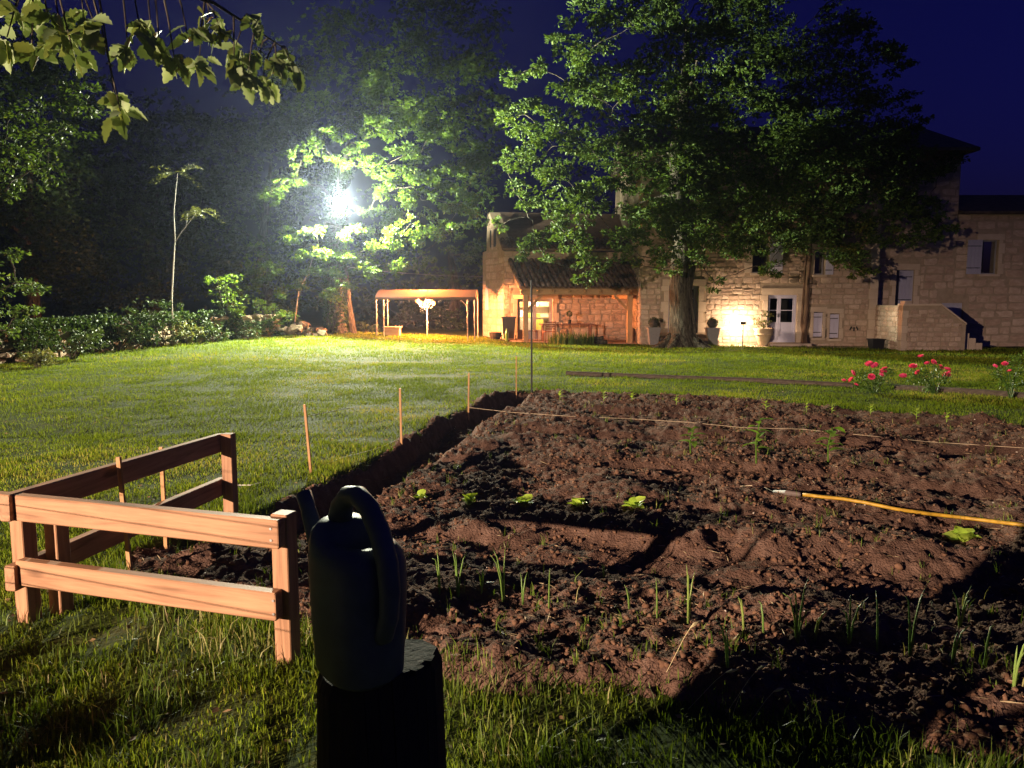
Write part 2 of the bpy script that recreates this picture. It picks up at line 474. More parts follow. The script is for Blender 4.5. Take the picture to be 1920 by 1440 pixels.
clods('soil_clods', 36000, 0.0045, 0.024, M['clod'], 'crumbly reddish soil clods strewn over the vegetable bed', 3)
clods('pale_pebbles', 700, 0.004, 0.011, M['pebble'], 'small pale pebbles and chips scattered in the soil', 4, 0.6)

# ------------------------------------------------------------------ grass
def blades(name, P, L, Wd, mat, seed, bend=0.5, seg2=False, rnd=None, kind='stuff', label=None, parent=None, loc=(0, 0, 0)):
    """P (n,3) roots; single-triangle blades, or two-segment bent ones"""
    r = np.random.default_rng(seed); n = len(P)
    an = r.uniform(0, 6.28, n); ln = r.uniform(0, 6.28, n); lean = np.abs(r.normal(0, bend, n)) * L
    w = np.stack([np.cos(an), np.sin(an), np.zeros(n)], 1) * Wd[:, None] / 2
    dv = np.stack([np.cos(ln) * lean, np.sin(ln) * lean, np.zeros(n)], 1)
    up = np.zeros((n, 3)); up[:, 2] = np.sqrt(np.maximum(L ** 2 - np.minimum(lean, L * 0.93) ** 2, (0.2 * L) ** 2))
    rv = r.random(n) if rnd is None else rnd
    if not seg2:
        V = np.stack([P - w, P + w, P + dv + up], 1).reshape(-1, 3)
        F = np.arange(3 * n).reshape(n, 3); rep = 3
    else:
        m = P + dv * 0.28 + up * 0.6
        V = np.stack([P - w, P + w, m + w * 0.75, m - w * 0.75, P + dv + up], 1).reshape(-1, 3)
        b = (np.arange(n) * 5)[:, None]
        F = np.concatenate([b + np.array([[0, 1, 2]]), b + np.array([[0, 2, 3]]), b + np.array([[3, 2, 4]])], 0); rep = 5
    o = np_mesh(name, V, F, mat, attrs={'rnd': np.repeat(rv, rep)}, parent=parent, loc=loc)
    if kind: setp(o, label, kind=kind)
    return o
def house_zone(x, y):  # no grass under the buildings and on the terrace
    return ((y > 30.6 - 0.0 * x) & (x > -0.6)) | (y > 34.5)
def lawn_points(n, y0, y1, p, seed):
    r = np.random.default_rng(seed)
    y = y0 + (y1 - y0) * r.random(n) ** p
    x = r.uniform(-0.73, 0.73, n) * (y + 0.6)
    ok = (in_bed(x, y) < 0.03) & ~house_zone(x, y)
    return x[ok], y[ok], r
PATCH = [(gp(820, 705), 1.7, 0.35), (gp(735, 680), 2.2, 0.5), (gp(1005, 706), 1.0, 0.25), (gp(260, 1195), .5, .12), (gp(420, 1215), .4, .09)]
def bare(x, y):
    k = np.zeros(len(x))
    for c, a, b in PATCH: k = np.maximum(k, np.exp(-(((x - c.x) / a) ** 2 + ((y - c.y) / b) ** 2) * 1.5))
    return k
def lawn_layer(name, n, y0, y1, p, l0, l1, w0, w1, seed, label, seg2):
    x, y, r = lawn_points(n, y0, y1, p, seed)
    tuft = fbm(x * 2.2, y * 2.2, 3); k = bare(x, y)
    keep = (r.random(len(x)) < np.clip(0.8 + 1.1 * tuft, 0.12, 1)) & (r.random(len(x)) > k * 0.93)
    if seg2: keep &= r.random(len(x)) < np.where(y < 3.7, np.clip(.5 + 2.0 * fbm(x * 4.5 + 3, y * 4.5, 2), .28, 1), 1)
    x, y, tuft, k = x[keep], y[keep], tuft[keep], k[keep]
    z = lawn_h(x, y)
    f = (y - y0) / (y1 - y0)
    edge = np.exp(-(in_bed(x, y) / 0.35) ** 2)
    L = (l0 + (l1 - l0) * f) * (0.75 + 0.9 * np.clip(tuft + 0.3, 0, 1)) * (0.7 + 0.6 * r.random(len(x))) * (1 + 0.8 * edge) * (1 - 0.4 * k)
    Wd = (w0 + (w1 - w0) * f) * (0.7 + 0.6 * r.random(len(x)))
    hue = np.clip(0.42 + 0.75 * fbm(x * 0.55 + 7, y * 0.55, 3) + 0.35 * fbm(x * 3 + 1, y * 3, 2) + 0.22 * r.standard_normal(len(x)) + 0.5 * k, 0, 1)
    blades(name, np.stack([x, y, z], 1), L, Wd, M['grass'], seed + 1, 0.75, seg2, hue, 'stuff', label)
lawn_layer('near_lawn_grass', 270000, 1.3, 9.0, 0.9, 0.026, 0.032, 0.0045, 0.0065, 21, 'short mown grass of the lawn around the fence and bed', True)
lawn_layer('lawn_grass', 270000, 8.8, 19.0, 0.85, 0.036, 0.045, 0.008, 0.013, 23, 'short mown grass of the middle lawn', False)
lawn_layer('far_lawn_grass', 190000, 18.8, 34.5, 0.9, 0.06, 0.07, 0.016, 0.026, 25, 'short mown grass of the lawn before the house', False)

# rough long grass at the feet of the photographer and round the fence posts
def rough_grass():
    r = np.random.default_rng(31)
    n = 34000
    y = r.uniform(1.5, 4.3, n); x = r.uniform(-0.75, 0.75, n) * (y + 0.5)
    s = in_bed(x, y)
    t = fbm(x * 2.6 + 2, y * 2.6, 3)
    p = np.clip(0.5 + 2.0 * t, 0.04, 1) * np.where(s > -0.02, 0.012, 1)
    near_front = np.exp(-((s + 0.12) / 0.16) ** 2)
    p = np.where(s < -0.02, np.maximum(p, 0.9 * near_front), p)
    fencepatch = np.exp(-(((x + 1.95) / 0.5) ** 2 + ((y - 3.5) / 0.16) ** 2))       # bare earth before the fence
    p = p * (1 - 0.9 * fencepatch)
    ok = r.random(n) < p
    x, y, s, t = x[ok], y[ok], s[ok], t[ok]
    z = H(x, y) - 0.004
    L = (0.035 + 0.075 * r.random(len(x)) ** 1.8) * (0.7 + 1.1 * np.clip(t + 0.35, 0, 1))
    hue = np.clip(0.45 + 0.6 * t + 0.3 * r.standard_normal(len(x)), 0, 1)
    blades('rough_grass', np.stack([x, y, z], 1), L, 0.0032 + 0.0035 * r.random(len(x)), M['long_grass'], 32, 0.6, True, hue, 'stuff', 'rough long grass growing along the near edge of the bed')
rough_grass()
def bed_weeds():
    r = np.random.default_rng(41)
    k = 900
    y = 2.5 + 10.5 * r.random(k * 2) ** 1.5; x = r.uniform(-0.7, 0.72, k * 2) * y
    ok = (in_bed(x, y) > 0.05) & (fbm(x * 1.4 + 50, y * 1.4, 2) > -0.12); x, y = x[ok][:k], y[ok][:k]
    P = []; L = []
    for a, b in zip(x, y):
        m = r.integers(2, 8); l0 = r.uniform(0.03, 0.10)
        P.append(np.stack([a + r.normal(0, 0.012, m), b + r.normal(0, 0.012, m)], 1)); L += list(l0 * r.uniform(0.6, 1.2, m))
    P = np.concatenate(P); z = soil_h(P[:, 0], P[:, 1]) - 0.004
    blades('bed_weeds', np.column_stack([P, z]), np.array(L), 0.003 + 0.004 * r.random(len(L)), M['long_grass'], 42, 0.55, True, r.random(len(L)), 'stuff', 'small weeds and grass sprouts dotted over the dug soil')
bed_weeds()

def litter(name, n, zone, mat, lmin, lmax, wd, label, seed):
    """dry straw or dead leaves lying flat"""
    r = np.random.default_rng(seed); y = 1.6 + 12.0 * r.random(n * 3) ** 1.5; x = r.uniform(-.7, .7, n * 3) * (y + .4); b = in_bed(x, y); ok = (b > .02) if zone == 'bed' else (b < -.05)
    x, y = x[ok][:n], y[ok][:n]; k = len(x); z = H(x, y) + .008; L = r.uniform(lmin, lmax, k); a = r.uniform(0, 6.28, k); w = wd * r.uniform(.6, 1.3, k)
    d = np.stack([np.cos(a), np.sin(a), r.uniform(-.15, .25, k)], 1); s = np.stack([-np.sin(a), np.cos(a), r.uniform(-.5, .5, k)], 1); C = np.stack([x, y, z], 1)
    V = np.stack([C - d * (L / 2)[:, None], C + s * w[:, None] / 2, C + d * (L / 2)[:, None], C - s * w[:, None] / 2 + np.array([0, 0, .003])], 1).reshape(-1, 3); i = (np.arange(k) * 4)[:, None]
    o = np_mesh(name, V, np.concatenate([i + np.array([[0, 1, 2]]), i + np.array([[0, 2, 3]])], 0), mat); setp(o, label, kind='stuff')
litter('straw_litter', 1500, 'bed', noise_mat('dry_straw', [(.3, (.22, .16, .09)), (.7, (.42, .34, .21))], 3, .8, 0), .03, .12, .004, 'dry straw and root bits lying on the dug soil', 61)
litter('dead_leaves', 700, 'lawn', noise_mat('dead_leaf', [(.3, (.14, .08, .04)), (.7, (.32, .22, .11))], 2, .8, 0), .02, .06, .022, 'small dead leaves lying in the grass', 62)
# ------------------------------------------------------------------ materials of the buildings
M['stone'] = noise_mat('limestone', [(0.2, (0.31, 0.21, 0.155)), (0.5, (0.43, 0.312, 0.24)), (0.8, (0.55, 0.425, 0.34))], 3.0, 0.9, 0.6, 0.02, rnd=0.35, bscale=14, spec=0.2)
M['dressed'] = noise_mat('dressed_limestone', [(0.2, (0.42, 0.32, 0.245)), (0.8, (0.55, 0.44, 0.345))], 2.0, 0.85, 0.25, 0.01, rnd=0.2, bscale=20, spec=0.2)
M['mortar'] = noise_mat('lime_mortar', [(0.25, (0.26, 0.195, 0.14)), (0.75, (0.40, 0.315, 0.235))], 5.0, 0.95, 0.7, 0.02, bscale=30, spec=0.1)
M['rubble'] = noise_mat('mossy_stone', [(0.2, (0.12, 0.085, 0.055)), (0.55, (0.26, 0.195, 0.13)), (0.85, (0.40, 0.34, 0.24))], 4.0, 0.9, 0.6, 0.02, rnd=0.4, bscale=14, spec=0.15)
M['tile'] = noise_mat('old_roof_tile', [(0.2, (0.055, 0.042, 0.034)), (0.5, (0.12, 0.082, 0.062)), (0.85, (0.20, 0.13, 0.095))], 4.0, 0.9, 0.5, 0.01, rnd=0.45, bscale=25, spec=0.15)
M['lilac'] = plain('lilac_grey_paint', (0.34, 0.33, 0.44), 0.5, var=0.08)
M['pale_lilac'] = plain('pale_lilac_paint', (0.50, 0.47, 0.60), 0.5, var=0.08)
M['grey_paint'] = plain('grey_window_paint', (0.25, 0.24, 0.27), 0.5)
M['iron'] = plain('black_iron', (0.02, 0.02, 0.022), 0.5, spec=0.4)
M['black_plastic'] = plain('black_plastic', (0.013, 0.013, 0.015), 0.42, spec=0.5)
M['terracotta'] = noise_mat('buff_clay', [(0.25, (0.36, 0.26, 0.17)), (0.75, (0.52, 0.41, 0.29))], 6.0, 0.85, 0.3, 0.01)
M['zinc'] = plain('zinc_planter', (0.24, 0.23, 0.24), 0.5, 0.3)
M['gravel'] = noise_mat('gravel', [(0.3, (0.22, 0.16, 0.11)), (0.5, (0.40, 0.31, 0.23)), (0.7, (0.52, 0.43, 0.33))], 22.0, 0.95, 1.0, 0.02, detail=8, spec=0.1)
M['paving'] = noise_mat('porch_paving', [(0.3, (0.24, 0.15, 0.10)), (0.7, (0.36, 0.24, 0.17))], 4.0, 0.85, 0.4, 0.01)
def glass_mat():
    m, nt, b = newmat('window_glass')
    b.inputs['Base Color'].default_value = (0.9, 0.93, 0.95, 1); b.inputs['Roughness'].default_value = 0.03
    gl = N(nt, 'ShaderNodeBsdfGlossy'); gl.inputs['Roughness'].default_value = 0.04
    tr = N(nt, 'ShaderNodeBsdfTransparent'); tr.inputs['Color'].default_value = (0.88, 0.9, 0.9, 1)
    fr = N(nt, 'ShaderNodeFresnel', IOR=1.5); mx = N(nt, 'ShaderNodeMixShader')
    nt.links.new(fr.outputs[0], mx.inputs[0]); nt.links.new(tr.outputs[0], mx.inputs[1]); nt.links.new(gl.outputs[0], mx.inputs[2])
    nt.links.new(mx.outputs[0], nt.nodes['Material Output'].inputs['Surface'])
    return m
M['glass'] = glass_mat()

class Frame:
    """a wall plane: u along the wall, n outwards, z up"""
    def __init__(s, ox, oy, a=0.0):
        s.o = Vector((ox, oy, 0)); s.a = a
        s.ux = Vector((math.cos(a), math.sin(a), 0)); s.n = Vector((math.sin(a), -math.cos(a), 0))
    def p(s, u, n, z): return s.o + s.ux * u + s.n * n + Vector((0, 0, z))
    def px(s, px, py):
        d = ray(px, py); t = (s.o - CAM).dot(s.n) / d.dot(s.n); q = CAM + d * t
        return (q - s.o).dot(s.ux), q.z
    def box(s, mb, u0, u1, n0, n1, z0, z1):
        return mb.box(s.p((u0 + u1) / 2, (n0 + n1) / 2, (z0 + z1) / 2), (u1 - u0, n1 - n0, z1 - z0), s.a)

def wall_body(fr, u0, u1, z0, z1, thick, opens, n_front=0.0):
    """solid wall with real openings (u0,u1,z0,z1)"""
    us = sorted({u0, u1, *[q for o in opens for q in o[:2]]}); zs = sorted({z0, z1, *[q for o in opens for q in o[2:4]]})
    mb = MB()
    for i in range(len(us) - 1):
        run = None
        for j in range(len(zs) - 1):
            cu, cz = (us[i] + us[i + 1]) / 2, (zs[j] + zs[j + 1]) / 2
            hole = any(o[0] < cu < o[1] and o[2] < cz < o[3] for o in opens)
            if not hole:
                run = [zs[j], zs[j + 1]] if run is None else [run[0], zs[j + 1]]
            if (hole or j == len(zs) - 2) and run is not None:
                fr.box(mb, us[i], us[i + 1], n_front - thick, n_front, run[0], run[1]); run = None
    return mb
_stone_meshes = {}
def stone_meshes(mat):
    if mat.name in _stone_meshes: return _stone_meshes[mat.name]
    out = []
    r = random.Random(3)
    for k in range(9):
        bm = bmesh.new()
        ring = []
        for q in range(8):
            x, z = ((.5, .36), (.40, .5), (-.40, .5), (-.5, .36), (-.5, -.36), (-.40, -.5), (.40, -.5), (.5, -.36))[q]
            x *= r.uniform(0.90, 1.0); z *= r.uniform(0.90, 1.0)
            ring.append((x, z))
        back = [bm.verts.new((x, 0.5, z)) for x, z in ring]
        mid = [bm.verts.new((x * .99, -0.18 + r.uniform(-.1, .1), z * .99)) for x, z in ring]
        fro = [bm.verts.new((x * r.uniform(.86, .95), -0.45 + r.uniform(-.13, .13), z * r.uniform(.82, .94))) for x, z in ring]
        c = bm.verts.new((r.uniform(-.1, .1), -0.55, r.uniform(-.1, .1)))
        for q in range(8):
            w = (q + 1) % 8
            bm.faces.new((back[q], back[w], mid[w], mid[q])); bm.faces.new((mid[q], mid[w], fro[w], fro[q])); bm.faces.new((fro[q], fro[w], c))
        bmesh.ops.recalc_face_normals(bm, faces=bm.faces)
        me = bpy.data.meshes.new('stone'); bm.to_mesh(me); bm.free(); me.materials.append(mat)
        out.append(me)
    _stone_meshes[mat.name] = out
    return out
def stone_rects(u0, u1, z0, z1, opens, h, w, seed, inside=None):
    r = random.Random(seed); out = []
    z = z0
    while z < z1 - 0.05:
        hh = min(r.uniform(*h), z1 - z)
        if z1 - z - hh < 0.08: hh = z1 - z
        u = u0 - r.uniform(0, 0.25)
        while u < u1 - 0.05:
            ww = r.uniform(*w)
            a, b = max(u, u0), min(u + ww, u1); u += ww
            parts = [(a, b)]
            for o in opens:
                if o[2] - 0.02 < z + hh - 0.03 and o[3] + 0.02 > z + 0.03:
                    np_ = []
                    for (a, b) in parts:
                        if b <= o[0] or a >= o[1]: np_.append((a, b)); continue
                        if a < o[0]: np_.append((a, o[0]))
                        if b > o[1]: np_.append((o[1], b))
                    parts = np_
            for a, b in parts:
                if b - a < 0.09: continue
                if r.random() < 0.16 and hh > 0.2 and b - a < 0.5:          # a course broken by two thin stones
                    zm = z + hh * r.uniform(.4, .6); rows = [(z, zm), (zm, z + hh)]
                else: rows = [(z, z + hh)]
                for za, zb in rows:
                    dz = r.uniform(-.012, .012)
                    if inside and not all(inside(q, s) for q in (a, b) for s in (za, zb)): continue
                    out.append((a, b, za + dz, zb + dz))
        z += hh
    return out
def lay_stones(fr, rects, mat, parent, seed, proud=(0.008, 0.03), depth=0.09, joint=0.012, limit=290, prio=None, n_front=0.0):
    r = random.Random(seed); ms = stone_meshes(mat)
    rects = sorted(rects, key=prio or (lambda q: q[2]))
    rest_v = []; rest_f = []
    nv = 0
    for k, (a, b, za, zb) in enumerate(rects):
        me = r.choice(ms); pr = r.uniform(*proud) + n_front
        sc = (b - a - joint, depth, zb - za - joint); loc = fr.p((a + b) / 2, pr - depth / 2, (za + zb) / 2)
        flip = r.choice((1, -1))
        rot = Euler((0, r.uniform(-.03, .03), fr.a))
        if k < limit:
            o = bpy.data.objects.new('stone', me); link(o, loc, parent)
            o.rotation_euler = rot; o.scale = (sc[0] * 1.0, sc[1], sc[2])
        else:
            mx = Matrix.LocRotScale(loc, rot, Vector(sc))
            for v in me.vertices: rest_v.append(tuple(mx @ v.co))
            rest_f += [tuple(i + nv for i in p.vertices) for p in me.polygons]; nv += len(me.vertices)
    if rest_v:
        m = MB(); m.v = rest_v; m.f = rest_f
        o = m.build('upper_stones', mat, parent); o['kind'] = 'stuff'
def rect_frame(fr, name, u0, u1, z0, z1, n, w, d, mat, parent):
    mb = MB()
    fr.box(mb, u0, u0 + w, n - d, n, z0, z1); fr.box(mb, u1 - w, u1, n - d, n, z0, z1)
    fr.box(mb, u0 + w, u1 - w, n - d, n, z1 - w, z1); fr.box(mb, u0 + w, u1 - w, n - d, n, z0, z0 + w)
    return mb.build(name, mat, parent)
def part_box(fr, name, u0, u1, n0, n1, z0, z1, mat, parent):
    return fr.box(MB(), u0, u1, n0, n1, z0, z1).build(name, mat, parent)
def surround(fr, o, parent, n=0.045, w=0.2, lintel=0.26, sill=False):
    """dressed stone jambs and lintel, each block a part"""
    u0, u1, z0, z1 = o
    for side in (0, 1):
        z = z0; k = 0
        while z < z1 - 0.02:
            h = min(0.42, z1 - z); ww = w * (1.0 if k % 2 else 1.55)
            a, b = (u0 - ww, u0) if side == 0 else (u1, u1 + ww)
            part_box(fr, 'jamb_stone', a + .004, b - .004, -0.12, n, z + .006, z + h - .006, M['dressed'], parent)
            z += h; k += 1
    part_box(fr, 'lintel', u0 - w * 1.3, u1 + w * 1.3, -0.12, n + .004, z1 + .004, z1 + lintel, M['dressed'], parent)
    if sill: part_box(fr, 'sill', u0 - .08, u1 + .08, -0.12, n + .06, z0 - .09, z0 - .004, M['dressed'], parent)
def grow(o, w=0.31, top=0.28): return (o[0] - w, o[1] + w, o[2], o[3] + top)

# ------------------------------------------------------------------ low barn behind the timber porch
FL = Frame(-0.35, 33.4, R(8))
barn = thing('stone_barn', 'low stone outbuilding with pointed gable end behind the tiled porch', 'building', (2.5, 34.5, -0.3))
u0, zt = FL.px(970, 560); u1, zb = FL.px(1036, 634)
BDOOR = (u0, u1, -0.27, zt)
BTOP = FL.px(960, 471)[1]
wall_body(FL, 0, 6.7, -0.9, BTOP, 0.5, [BDOOR]).build('wall', M['mortar'], barn)
bw = grow(BDOOR, 0.28, 0.24)
lay_stones(FL, stone_rects(0.0, 6.7, -0.55, BTOP, [bw], (0.17, 0.32), (0.2, 0.52), 5), M['stone'], barn, 6, limit=240)
surround(FL, BDOOR, barn, w=0.18, lintel=0.22)
# glazed door leaves and the lit room behind them
def leaf(fr, name, u0, u1, z0, z1, n, mat, parent, panel=0.35, pane_mat=None, bars=1, st=0.07):
    f = rect_frame(fr, name, u0, u1, z0, z1, n, st, 0.05, mat, parent)
    zp = z0 + st + (z1 - z0) * panel
    part_box(fr, 'panel', u0 + st, u1 - st, n - .04, n - .012, z0 + st, zp, mat, f)
    part_box(fr, 'pane', u0 + st, u1 - st, n - .030, n - .022, zp + .002, z1 - st, pane_mat or M['glass'], f)
    for k in range(1, bars + 1):
        zz = zp + (z1 - st - zp) * k / (bars + 1)
        part_box(fr, 'glazing_bar', u0 + st, u1 - st, n - .045, n - .008, zz - .014, zz + .014, mat, f)
    return f
rect_frame(FL, 'door_frame', BDOOR[0], BDOOR[1], BDOOR[2], BDOOR[3], -0.12, 0.06, 0.09, M['grey_paint'], barn)
um = (BDOOR[0] + BDOOR[1]) / 2
leaf(FL, 'glazed_door', BDOOR[0] + .06, um - .005, BDOOR[2] + .06, BDOOR[3] - .06, -0.14, M['grey_paint'], barn, 0.22, bars=0)
leaf(FL, 'glazed_door', um + .005, BDOOR[1] - .06, BDOOR[2] + .06, BDOOR[3] - .06, -0.14, M['grey_paint'], barn, 0.22, bars=0)
M['plaster'] = plain('room_plaster', (0.72, 0.64, 0.5), 0.9)
mb = MB(); ra, rb = BDOOR[0] - .35, BDOOR[1] + .35
FL.box(mb, ra, rb, -2.3, -2.2, -.35, 2.4); FL.box(mb, ra - .1, ra, -2.3, -.52, -.35, 2.4); FL.box(mb, rb, rb + .1, -2.3, -.52, -.35, 2.4)
FL.box(mb, ra, rb, -2.2, -.52, 2.3, 2.4); FL.box(mb, ra, rb, -2.2, -.52, -.45, -.35)
mb.build('room', M['plaster'], barn)
def simple_thing(name, label, cat, mb, mat, group=None, **kw):
    o = mb.build(name, mat, **kw); return setp(o, label, cat, group)
cols = {'white': plain('white_paper', (0.75, 0.72, 0.66), 0.7), 'yellow': plain('yellow_card', (0.62, 0.42, 0.08), 0.7), 'green': plain('green_box', (0.25, 0.36, 0.08), 0.7), 'pink': plain('pink_box', (0.5, 0.25, 0.26), 0.7), 'dark': plain('dark_box', (0.08, 0.06, 0.05), 0.7)}
sh = thing('kitchen_shelf', 'open shelf seen through the lit glazed door', 'shelf', FL.p(um, -2.0, -.3))
for zz in (0.72, 1.22): part_box(FL, 'shelf_board', ra + .05, rb - .05, -2.15, -1.8, zz, zz + .035, M['oak_beam'], sh)
for uu in (ra + .1, rb - .1): part_box(FL, 'shelf_side', uu - .02, uu + .02, -2.15, -1.8, -.34, 1.6, M['oak_beam'], sh)
rr = random.Random(4); NTH = ['first', 'second', 'third', 'fourth', 'fifth', 'sixth', 'seventh']
for zz, row in ((0.757, ('white', 'yellow', 'pink', 'white', 'green', 'white', 'yellow')), (1.257, ('white', 'dark', 'yellow', 'white', 'pink', 'white'))):
    uu = ra + .16
    for ki, q in enumerate(row):
        w_ = rr.uniform(.14, .26); h_ = rr.uniform(.14, .36)
        simple_thing('storage_box', f'{q if q!="dark" else "dark brown"} box, {NTH[row.index(q) if row.count(q) == 1 else ki]} on the {"upper" if zz > 1 else "lower"} kitchen shelf', 'box', FL.box(MB(), uu, uu + w_, -2.1, -1.85, zz + .002, zz + h_), cols[q], 'boxes on the kitchen shelf'); uu += w_ + .03
simple_thing('refrigerator', 'white refrigerator standing low behind the glazed door', 'refrigerator', FL.box(MB(), um - .45, um + .12, -1.75, -1.2, -.345, 0.68), cols['white'])
simple_thing('notice_board', 'yellow board leaning behind the glazed door', 'board', FL.box(MB(), um + .16, um + .66, -1.7, -1.66, -.345, 0.66), cols['yellow'])
def lamp(name, pos, power, col, radius, parent=None, kind='POINT', look=None, angle=None, blend=0.4):
    l = bpy.data.lights.new(name, kind); l.energy = power; l.color = col; l.shadow_soft_size = radius
    if kind == 'SPOT': l.spot_size = angle; l.spot_blend = blend
    o = bpy.data.objects.new(name, l); link(o, pos, parent)
    if look is not None: o.rotation_euler = (Vector(look) - Vector(pos)).to_track_quat('-Z', 'Y').to_euler()
    return o
pl = thing('pendant_lamp', 'lit pendant lamp hanging inside the room behind the glazed door', 'lamp', FL.p(um, -1.0, 1.6))
MB().lathe(FL.p(um, -1.0, 1.95), [(.02, .34), (.03, .14), (.14, 0), (.13, 0), (.02, .12)], 16).build('shade', M['grey_paint'], pl)
MB().lathe(FL.p(um, -1.0, 1.9), [(.01, 0), (.035, .02), (.04, .05), (.02, .09)], 12).build('bulb', emit_mat('room_bulb', (1, .78, .5), 20), pl)
lamp('room_light', FL.p(um, -1.0, 1.85), 480, (1, .72, .42), 0.08, pl)

# gable end, seen at a slant, facing the gazebo
gl_ = at(905, 560, 36.0); gr_ = FL.o
FG = Frame(gl_.x, gl_.y, math.atan2(gr_.y - gl_.y, gr_.x - gl_.x)); GL = (Vector((gr_.x, gr_.y, 0)) - FG.o).length
gpoly = [(0, -0.8)] + [FG.px(*q) for q in ((905, 473), (912, 471), (914, 400), (918, 398), (941, 468))] + [(GL, BTOP), (GL, -0.8)]
mb = MB().prism([FG.p(u, 0, z) for u, z in gpoly], -FG.n * 0.5); mb.build('gable_wall', M['mortar'], barn)
ga, gz0 = FG.px(911, 581); gb, gz1 = FG.px(917, 536)
gsl = [(FG.px(917.5, 0)[0], FG.px(919.5, 0)[0]), (FG.px(924.5, 0)[0], FG.px(929, 0)[0])]
slz0, slz1 = FG.px(920, 464)[1], FG.px(920, 432)[1]
def ing(u, z):
    P = gpoly; c = False
    for i in range(len(P)):
        a, b = P[i], P[(i + 1) % len(P)]
        if (a[1] > z) != (b[1] > z) and u < (b[0] - a[0]) * (z - a[1]) / (b[1] - a[1]) + a[0]: c = not c
    return c
gop = [(ga, gb, gz0, gz1)] + [(a, b, slz0, slz1) for a, b in gsl]
lay_stones(FG, stone_rects(0.02, GL - .02, -.5, 5.2, gop, (.28, .42), (.4, .8), 9, ing), M['stone'], barn, 10, limit=110, proud=(.006, .02))
m_ = [FG.p(ga + (gb - ga) * t, .02, z) for t, z in ((0, gz0), (0, gz1 - .25), (.15, gz1 - .1), (.5, gz1), (.85, gz1 - .1), (1, gz1 - .25), (1, gz0))]
MB().prism(m_, FG.n * .03).build('arched_window', M['pale_lilac'], barn)
for a, b in gsl: part_box(FG, 'slit_window', a, b, .0, .012, slz0, slz1, M['iron'], barn)
# barn roof with a row of tile ends along the eaves
def barrel_mesh(length=0.42, r0=0.10, r1=0.085, seg=6, th=0.014):
    bm = bmesh.new(); rings = []
    for y, rad in ((0, r0), (length, r1)):
        for rr_ in (rad, rad - th):
            rings.append([bm.verts.new((math.cos(math.pi * k / seg) * rr_, y, math.sin(math.pi * k / seg) * rr_ * 0.85)) for k in range(seg + 1)])
    for k in range(seg):
        bm.faces.new((rings[0][k], rings[0][k + 1], rings[2][k + 1], rings[2][k])); bm.faces.new((rings[1][k], rings[3][k], rings[3][k + 1], rings[1][k + 1]))
        bm.faces.new((rings[0][k], rings[1][k], rings[1][k + 1], rings[0][k + 1])); bm.faces.new((rings[2][k], rings[2][k + 1], rings[3][k + 1], rings[3][k]))
    bmesh.ops.recalc_face_normals(bm, faces=bm.faces)
    me = bpy.data.meshes.new('roof_tile'); bm.to_mesh(me); bm.free(); me.materials.append(M['tile']); return me
TILE = barrel_mesh()
mb = MB(); e0, e1 = FL.p(-.1, .25, BTOP + .02), FL.p(6.7, .25, BTOP + .02); r0_, r1_ = FL.p(-.1, -4.2, BTOP + 2.0), FL.p(6.7, -4.2, BTOP + 2.0)
mb.prism([e0, e1, r1_, r0_], (0, 0, .1)); broof = mb.build('roof', M['tile'], barn)
def tile_rows(fr, parent, ua, ub, nu, n0, z0, n1, z1, rows, skew=0.0, seed=1):
    r = random.Random(seed); sl = math.atan2(z1 - z0, n0 - n1); L = math.hypot(z1 - z0, n0 - n1)
    for j in range(rows):
        t = j / rows; nn = n0 + (n1 - n0) * t; zz = z0 + (z1 - z0) * t + 0.018 * (j % 2) * 0
        for i in range(nu):
            uu = ua + (ub - ua) * (i + .5) / nu + skew * t
            o = bpy.data.objects.new('roof_tile', TILE)
            link(o, fr.p(uu + r.uniform(-.012, .012), nn + r.uniform(-.015, .015), zz + r.uniform(0, .015)), parent)
            o.rotation_euler = Euler((sl - 0.045 + r.uniform(-.02, .02), 0, fr.a + r.uniform(-.03, .03)), 'XYZ')
            o.scale = ((ub - ua) / nu / 0.205, L / rows * 1.14 / 0.42, 1)
tile_rows(FL, broof, -.1, 6.7, 30, .3, BTOP + .10, -.9, BTOP + .62, 3, seed=2)

# ------------------------------------------------------------------ timber porch
porch = thing('tiled_porch', 'timber porch with dark barrel-tile roof on two oak posts', 'porch', FL.p(3, 1.2, -.3))
pu0, pz0 = FL.px(950, 486); pu1 = FL.px(1184, 486)[0]
FP = Frame(*(FL.p(0, 2.35, 0)[:2]), FL.a)          # the eaves plane of the porch
eu0, ez = FP.px(973, 540); eu1 = FP.px(1220, 541)[0]
skew = ((pu0 - eu0) + (pu1 - eu1)) / 2
mb = MB(); lo0, lo1 = FP.p(eu0 + .03, .0, ez - .03), FP.p(eu1 - .03, .0, ez - .03); hi1, hi0 = FL.p(pu1, .02, pz0 - .06), FL.p(pu0 + .03, .02, pz0 - .06)
mb.prism([lo0, lo1, hi1, hi0], (0, 0, -.04)); proof = mb.build('roof_boarding', M['oak_beam'], porch)
tile_rows(FP, proof, eu0, eu1, 24, .10, ez + .0, -2.35, pz0 + .0, 7, skew, 5)
bz = FP.px(1000, 552)[1]; bt = FP.px(1000, 541)[1]
bmid = (bz + bt) / 2
MB().beam(FP.p(eu0 + .1, -.22, bmid), FP.p(eu1 - .15, -.22, bmid), .2, bt - bz + .03, ch=.012).build('eaves_beam', M['oak_beam'], porch)
for k in range(9):
    uu = eu0 + .12 + (eu1 - eu0 - .3) * k / 8
    MB().beam(FP.p(uu, .02, ez - .13), FL.p(uu + skew, .03, pz0 - .18), .08, .13).build('rafter', M['oak_beam'], porch)
posts = []
